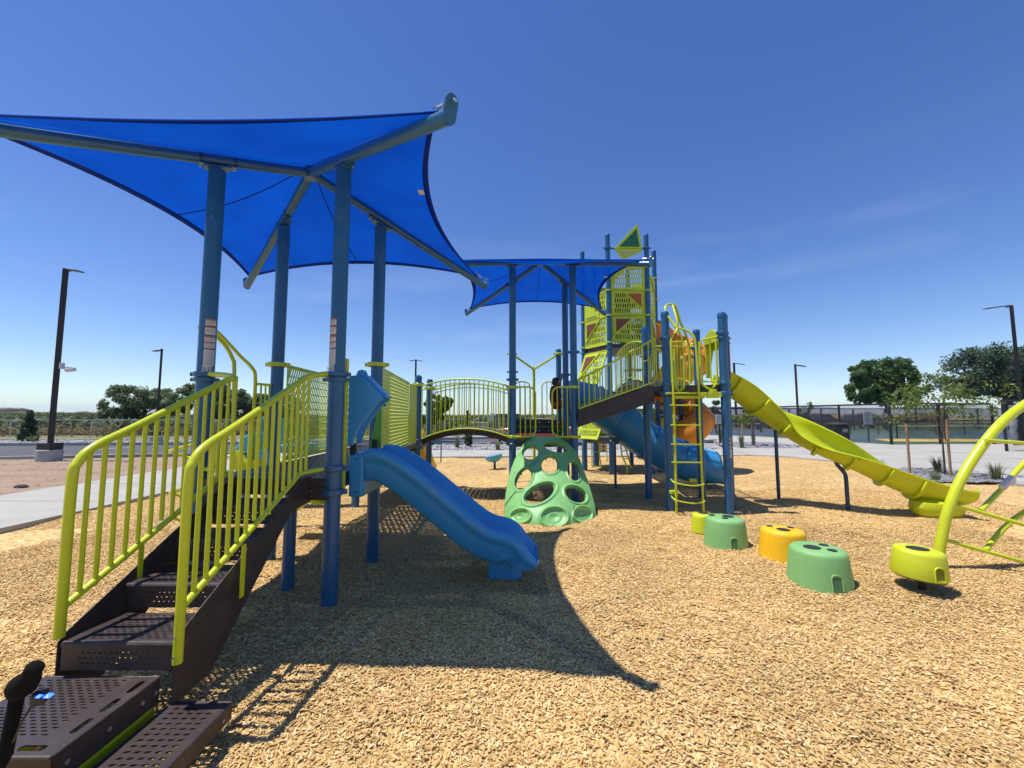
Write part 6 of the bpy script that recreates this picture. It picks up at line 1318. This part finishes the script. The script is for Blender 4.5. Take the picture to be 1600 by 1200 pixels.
# ------------------------------------------------------------ vehicles
def car(label, x, y, rz, m, kind='car', cat='car', group='parked cars'):
    t = root('parked_car', label, cat, (x, y, 0), group); Mx = Matrix.Translation((x, y, -0.04)) @ Matrix.Rotation(rz, 4, 'Z')
    L, Wd = (4.6, 1.8) if kind == 'car' else (4.9, 1.95) if kind == 'suv' else (5.6, 1.95)
    top = {'car': [(-2.25, 0.95), (-1.6, 1.02), (-1.0, 1.38), (0.2, 1.43), (1.05, 1.0), (2.1, 0.85)], 'suv': [(-2.4, 1.1), (-2.25, 1.6), (-1.9, 1.75), (0.3, 1.75), (1.0, 1.2), (2.2, 1.05)], 'pickup': [(-2.75, 1.1), (-0.75, 1.1), (-0.6, 1.78), (0.7, 1.78), (1.25, 1.25), (2.6, 1.1)]}[kind]
    belt = {'car': 0.93, 'suv': 1.12, 'pickup': 1.15}[kind]
    low = [(p[0], min(p[1], belt)) for p in top]; x0, x1 = -L/2, L/2
    prof = [(x0, 0.35), (x0, low[0][1]-0.08)]+low+[(x1, low[-1][1]-0.2), (x1, 0.35)]
    b = MB(); n = len(prof); vs_ = []
    for yy_, k in ((-Wd/2, 0.0), (-Wd/2+0.06, 0), (Wd/2-0.06, 0), (Wd/2, 0.0)):
        for px, pz in prof: vs_.append((px*(0.985 if abs(yy_) == Wd/2 else 1), yy_, pz-(0.03 if abs(yy_) == Wd/2 and pz > 0.5 else 0)))
    fs = [(j*n+i, j*n+(i+1) % n, (j+1)*n+(i+1) % n, (j+1)*n+i) for j in range(3) for i in range(n)]+[tuple(range(n)), tuple(range(3*n, 4*n))]
    b.add(vs_, fs); b.v = [tuple(Mx @ Vector(v)) for v in b.v]; body = b.build('body', m, t, bevel=0.05, smooth=True, auto=0.5)
    cab = [p for p in top if p[1] > belt+0.05]; ends = (top[top.index(cab[0])-1], top[top.index(cab[-1])+1]); cp = [(ends[0][0], belt-0.01)]+cab+[(ends[1][0], belt-0.01)]
    g = MB(); n = len(cp); g.add([(px, s*(Wd/2-0.05-(0.14 if pz > belt+0.1 else 0)), pz-0.03) for s in (-1, 1) for px, pz in cp], [tuple(range(n)), tuple(range(n, 2*n))]+[(i, (i+1) % n, n+(i+1) % n, n+i) for i in range(n)])
    g.v = [tuple(Mx @ Vector(v)) for v in g.v]; g.build('window', GLASS, t, bevel=0.02)
    r = MB(); r.add([(px*0.98, s*(Wd/2-0.20), pz) for s in (-1, 1) for px, pz in cab], [tuple(list(range(len(cab)))+list(range(2*len(cab)-1, len(cab)-1, -1)))] if len(cab) == 2 else [(i, i+1, len(cab)+i+1, len(cab)+i) for i in range(len(cab)-1)])
    r.v = [tuple(Mx @ Vector(v)) for v in r.v]; r.build('roof', m, t, solid=0.04)
    for px in (x0+0.85, x1-0.9):
        for s in (-1, 1):
            w = MB(); w.tube([(px, s*(Wd/2-0.2), 0.34), (px, s*(Wd/2+0.01), 0.34)], 0.34, 18); w.v = [tuple(Mx @ Vector(v)) for v in w.v]; wo_ = w.build('wheel', TYRE, t, smooth=True, auto=0.6)
            w = MB(); w.tube([(px, s*(Wd/2+0.0), 0.34), (px, s*(Wd/2+0.02), 0.34)], 0.21, 12); w.v = [tuple(Mx @ Vector(v)) for v in w.v]; w.build('rim', RIM, wo_, smooth=True, auto=0.6)
    for s in (-1, 1):
        w = MB(); w.box((x1-0.03, s*(Wd/2-0.28), low[-1][1]-0.22), (0.08, 0.34, 0.14)); w.v = [tuple(Mx @ Vector(v)) for v in w.v]; w.build('headlight', SILVER, t, bevel=0.02)
        w = MB(); w.box((x0+0.03, s*(Wd/2-0.25), low[0][1]-0.22), (0.08, 0.28, 0.14)); w.v = [tuple(Mx @ Vector(v)) for v in w.v]; w.build('tail_light', LAMPR, t, bevel=0.02)
x, y = G(800, 697); car('low red car parked beyond the gravel, half behind the green climber', x+1.2, y+1.2, pi-0.25, REDCAR)
car('dark navy minivan parked beyond the bridge railing', 0.15, 41, 0.3, NAVYCAR, 'suv', 'minivan')
car('white car parked behind the bridge railing, farther than the navy minivan', -2.6, 44, 0.1, mat('white_car_paint', (0.6, 0.6, 0.6), 0.25, coat=0.8), 'car')
car('black pickup truck parked beyond the courts', 38.5, 51, 0.15, BLKCAR, 'pickup', 'pickup truck')
car('dark car parked left of the black pickup', 31.0, 50, 0.2, mat('grey_car_paint', (0.06, 0.06, 0.065), 0.25, coat=0.8), 'car')
car('dark car parked behind the first bushes beyond the courts', 43.5, 50, 0.1, mat('grey_car_paint', (0.06, 0.06, 0.065)), 'suv')
# houses on the far left rise
for i, (u, d, w, lb_) in enumerate(((8, 262, 9, 'low brown house at the far left on the rise'), (30, 270, 7, 'second low brown house on the rise, left of the near lamp post'), (132, 300, 6, 'tiny pale house on the ridge right of the near lamp post'))):
    x = (u-800)/F*d; z = 4.6 if i < 2 else 2.6; t = root('house', lb_, 'house', (x, d, z-1))
    b = MB(); b.box((x, d, z), (w, 7, 2.2)); b.build('wall', HOUSE, t)
    b = MB(); b.add([(x-w/2-.5, d-4, z+1.1), (x+w/2+.5, d-4, z+1.1), (x+w/2+.5, d+4, z+1.1), (x-w/2-.5, d+4, z+1.1), (x-w/2+1, d, z+2.3), (x+w/2-1, d, z+2.3)], [(0, 1, 5, 4), (2, 3, 4, 5), (1, 2, 5), (3, 0, 4), (3, 2, 1, 0)]); b.build('roof', ROOF, t)
    b = MB(); b.box((x-w*0.2, d-3.52, z+0.1), (1.4, 0.06, 1.0)); b.build('window', GLASS, t)
# ------------------------------------------------------------ dirt lump, wood scrap
x, y = G(33, 762); b = MB(); b.lathe((x, y, 0), [(0.001, -0.02), (0.10, 0.0), (0.12, 0.03), (0.07, 0.06), (0.001, 0.065)], 8, 1.2, 0.7); tag(b.build('dark_stone', mat('dark_rock', (0.04, 0.03, 0.028), 0.9, bump=0.5), smooth=True), 'single dark stone lying on the bare dirt at the left', 'stone')
# ------------------------------------------------------------ the child
def child():
    t = root('person', 'child in maroon shirt and orange shorts crouching at the tube slide entrance, one arm up', 'child', (0.98, 8.95, 1.42))
    J = [((0.97, 8.95, 1.74), .085), ((0.93, 8.95, 1.88), .085), ((0.935, 8.95, 2.02), .09), ((0.955, 8.95, 2.12), .045), ((0.97, 8.95, 2.17), .038), ((0.985, 8.95, 2.25), .082), ((0.99, 8.95, 2.33), .068)]
    E = [(0, 1), (1, 2), (2, 3), (3, 4), (4, 5), (5, 6)]
    def ch(s, pts):
        p = s
        for q in pts: J.append(q); E.append((p, len(J)-1)); p = len(J)-1
        return p
    for s in (-1, 1):
        ch(0, [((1.0, 8.95+s*0.07, 1.72), .065), ((1.14, 8.95+s*0.09, 1.78), .055), ((1.24, 8.95+s*0.09, 1.80), .046), ((1.21, 8.95+s*0.09, 1.64), .038), ((1.18, 8.95+s*0.085, 1.49), .026), ((1.26, 8.95+s*0.09, 1.455), .026), ((1.33, 8.95+s*0.09, 1.45), .018)])
    h = ch(3, [((0.97, 8.85, 2.11), .042), ((0.995, 8.80, 2.15), .035), ((1.04, 8.70, 2.25), .027), ((1.085, 8.60, 2.38), .019), ((1.10, 8.575, 2.42), .02)])
    hb = J[h][0]
    for k in range(4): ch(h, [((hb[0]+0.008+0.006*k, hb[1]-0.02, hb[2]+0.018-0.010*k), .0075), ((hb[0]+0.015+0.006*k, hb[1]-0.05, hb[2]+0.02-0.012*k), .006)])
    ch(h, [((hb[0]-0.018, hb[1]-0.018, hb[2]-0.005), .008), ((hb[0]-0.022, hb[1]-0.045, hb[2]+0.004), .007)])
    h = ch(3, [((0.97, 9.05, 2.10), .042), ((1.0, 9.09, 2.05), .033), ((1.10, 9.12, 1.95), .026), ((1.22, 9.10, 1.93), .018), ((1.26, 9.10, 1.93), .018)])
    hb = J[h][0]
    for k in range(4): ch(h, [((hb[0]+0.03, hb[1]-0.02+0.012*k, hb[2]), .0075), ((hb[0]+0.055, hb[1]-0.02+0.013*k, hb[2]-0.01), .006)])
    ch(h, [((hb[0]+0.01, hb[1]-0.03, hb[2]), .008), ((hb[0]+0.03, hb[1]-0.045, hb[2]), .006)])
    me = bpy.data.meshes.new('body'); me.from_pydata([j[0] for j in J], E, []); me.materials.append(SKIN); o = bpy.data.objects.new('body', me); link(o, t)
    q = o.modifiers.new('skin', 'SKIN'); q.use_smooth_shade = True
    for i, (p, r) in enumerate(J): me.skin_vertices[0].data[i].radius = (r, r)
    me.skin_vertices[0].data[0].use_root = True
    o.modifiers.new('sub', 'SUBSURF').render_levels = 2
    def cl(name, pts, rs, m, n=12): b = MB(); b.tube(crom(pts, 4), [rs[min(len(rs)-1, i//4)]*(1-(i % 4)/4)+rs[min(len(rs)-1, i//4+1)]*((i % 4)/4) for i in range((len(pts)-1)*4+1)], n); return b.build(name, m, o, smooth=True)
    b = MB(); P = crom([(0.975, 8.95, 1.70), (0.93, 8.95, 1.86), (0.93, 8.95, 2.0), (0.95, 8.95, 2.11), (0.965, 8.95, 2.155)], 4)
    b.tube(P, [0.100-0.0*i if i < 12 else 0.100-0.016*(i-12) for i in range(len(P))], 16); b.v = [(vx, 8.95+(vy-8.95)*1.22, vz) for vx, vy, vz in b.v]; b.build('shirt', SHIRT, o, smooth=True)
    cl('sleeve', [(0.955, 8.87, 2.10), (0.985, 8.82, 2.14), (1.01, 8.76, 2.19)], [0.052, 0.05, 0.045], SHIRT); cl('sleeve', [(0.955, 9.03, 2.09), (0.99, 9.08, 2.05), (1.04, 9.10, 2.0)], [0.052, 0.05, 0.045], SHIRT)
    for s in (-1, 1): cl('shorts', [(0.93, 8.95+s*0.045, 1.735), (1.0, 8.95+s*0.07, 1.73), (1.12, 8.95+s*0.09, 1.775), (1.2, 8.95+s*0.09, 1.80)], [0.085, 0.085, 0.075, 0.066], SHORTS)
    b = MB(); b.lathe((0.972, 8.95, 2.215), [(0.02, -0.055), (0.075, -0.035), (0.092, 0.02), (0.090, 0.07), (0.07, 0.115), (0.03, 0.135), (0.001, 0.138)], 16); b.build('hair', HAIR, o, smooth=True)
    for s in (-1, 1):
        b = MB(); b.lathe((1.062, 8.95+s*0.03, 2.27), [(0.001, -0.009), (0.008, -0.004), (0.008, 0.004), (0.001, 0.009)], 8); b.build('eye', INK, o, smooth=True)
        b = MB(); b.lathe((0.99, 8.95+s*0.083, 2.255), [(0.001, -0.022), (0.013, -0.01), (0.014, 0.012), (0.001, 0.02)], 8, 1, 0.6); b.build('ear', SKIN, o, smooth=True)
        b = MB(); b.lathe((1.25, 8.95+s*0.09, 1.43), [(0.03, 0), (0.05, 0.01), (0.045, 0.04), (0.02, 0.06)], 10, 1.7, 0.8); b.build('shoe', SHOE, o, smooth=True)
    b = MB(); b.lathe((1.070, 8.95, 2.24), [(0.001, -0.012), (0.014, -0.008), (0.006, 0.016)], 8); b.build('nose', SKIN, o, smooth=True)
    b = MB(); b.box((1.062, 8.95, 2.212), (0.008, 0.035, 0.006)); b.build('mouth', MAROON_INS, o)
child()
# ------------------------------------------------------------ scooter in the corner
GRIP = mat('dull_black_foam', (0.010, 0.010, 0.009), 0.9, spec=0.08)
def scooter():
    y = 1.26; hd = at(40, 1062, y); t = root('kick_scooter', 'black scooter handle with blue light poking in at the bottom left corner', 'scooter', (-1.62, 1.18, 0))
    lo = Vector((-1.60, 1.16, 0.10)); b = MB(); b.tube([lo, at(8, 1180, y-0.02), at(28, 1082, y)], 0.0165, 14); b.build('stem', GRIP, t, smooth=True)
    b = MB(); b.tube(crom([at(27, 1090, y), at(33, 1074, y), at(44, 1062, y-0.003), at(54, 1044, y-0.01), at(59, 1038, y-0.01)], 4), [0.018, 0.022, 0.027, 0.031, 0.034, 0.035, 0.033, 0.031, 0.028, 0.025, 0.022, 0.021, 0.022, 0.021, 0.019, 0.014, 0.008], 14); g_ = b.build('grip', GRIP, t, smooth=True)
    b = MB(); c = at(62, 1090, y-0.01); b.box(c, (0.032, 0.03, 0.035), 0.5); cl = b.build('light_housing', BLACK, t, bevel=0.006)
    for (u, v, r_) in ((61, 1088, 0.006), (76, 1087, 0.0085)):
        q = at(u, v, y-0.03); b = MB(); b.lathe((q.x, q.y, q.z), [(0.001, -r_*0.8), (r_*1.3, 0), (0.001, r_*0.8)], 12); b.build('blue_led', LED, cl, smooth=True)
    b = MB(); b.tube([at(62, 1088, y-0.012), at(77, 1088, y-0.024)], 0.005, 8); b.build('led_bar', mat('blue_lens', (0.02, 0.05, 0.4), 0.2), cl, smooth=True)
    b = MB(); b.tube(crom([at(52, 1100, y), at(36, 1125, y-0.02), at(20, 1160, y-0.02)], 5), 0.0028, 6); b.build('cable', BLACK, t, smooth=True)
    b = MB(); b.box((-1.95, 1.05, 0.09), (0.55, 0.11, 0.025), 0.2); b.build('foot_deck', BLACK, t, bevel=0.008)
    for x_, y_ in ((-1.62, 1.15), (-2.25, 1.0)): b = MB(); b.tube([(x_, y_-0.012, 0.055), (x_, y_+0.012, 0.055)], 0.05, 18); b.build('wheel', RUBBER, t, smooth=True)
scooter()

# ------------------------------------------------------------ distant air
hz = MB(); hz.box((0, 0, 74.0), (15000, 15000, 152.0)); hm = bpy.data.materials.new('haze'); hm.use_nodes = True; n = hm.node_tree; n.nodes.clear()
vo = n.nodes.new('ShaderNodeOutputMaterial'); pv = n.nodes.new('ShaderNodeVolumePrincipled'); pv.inputs['Color'].default_value = (0.58, 0.76, 1.0, 1); pv.inputs['Density'].default_value = 0.00010; pv.inputs['Anisotropy'].default_value = 0.0
n.links.new(pv.outputs[0], vo.inputs['Volume']); ho = hz.build('haze', hm); ho['kind'] = 'stuff'
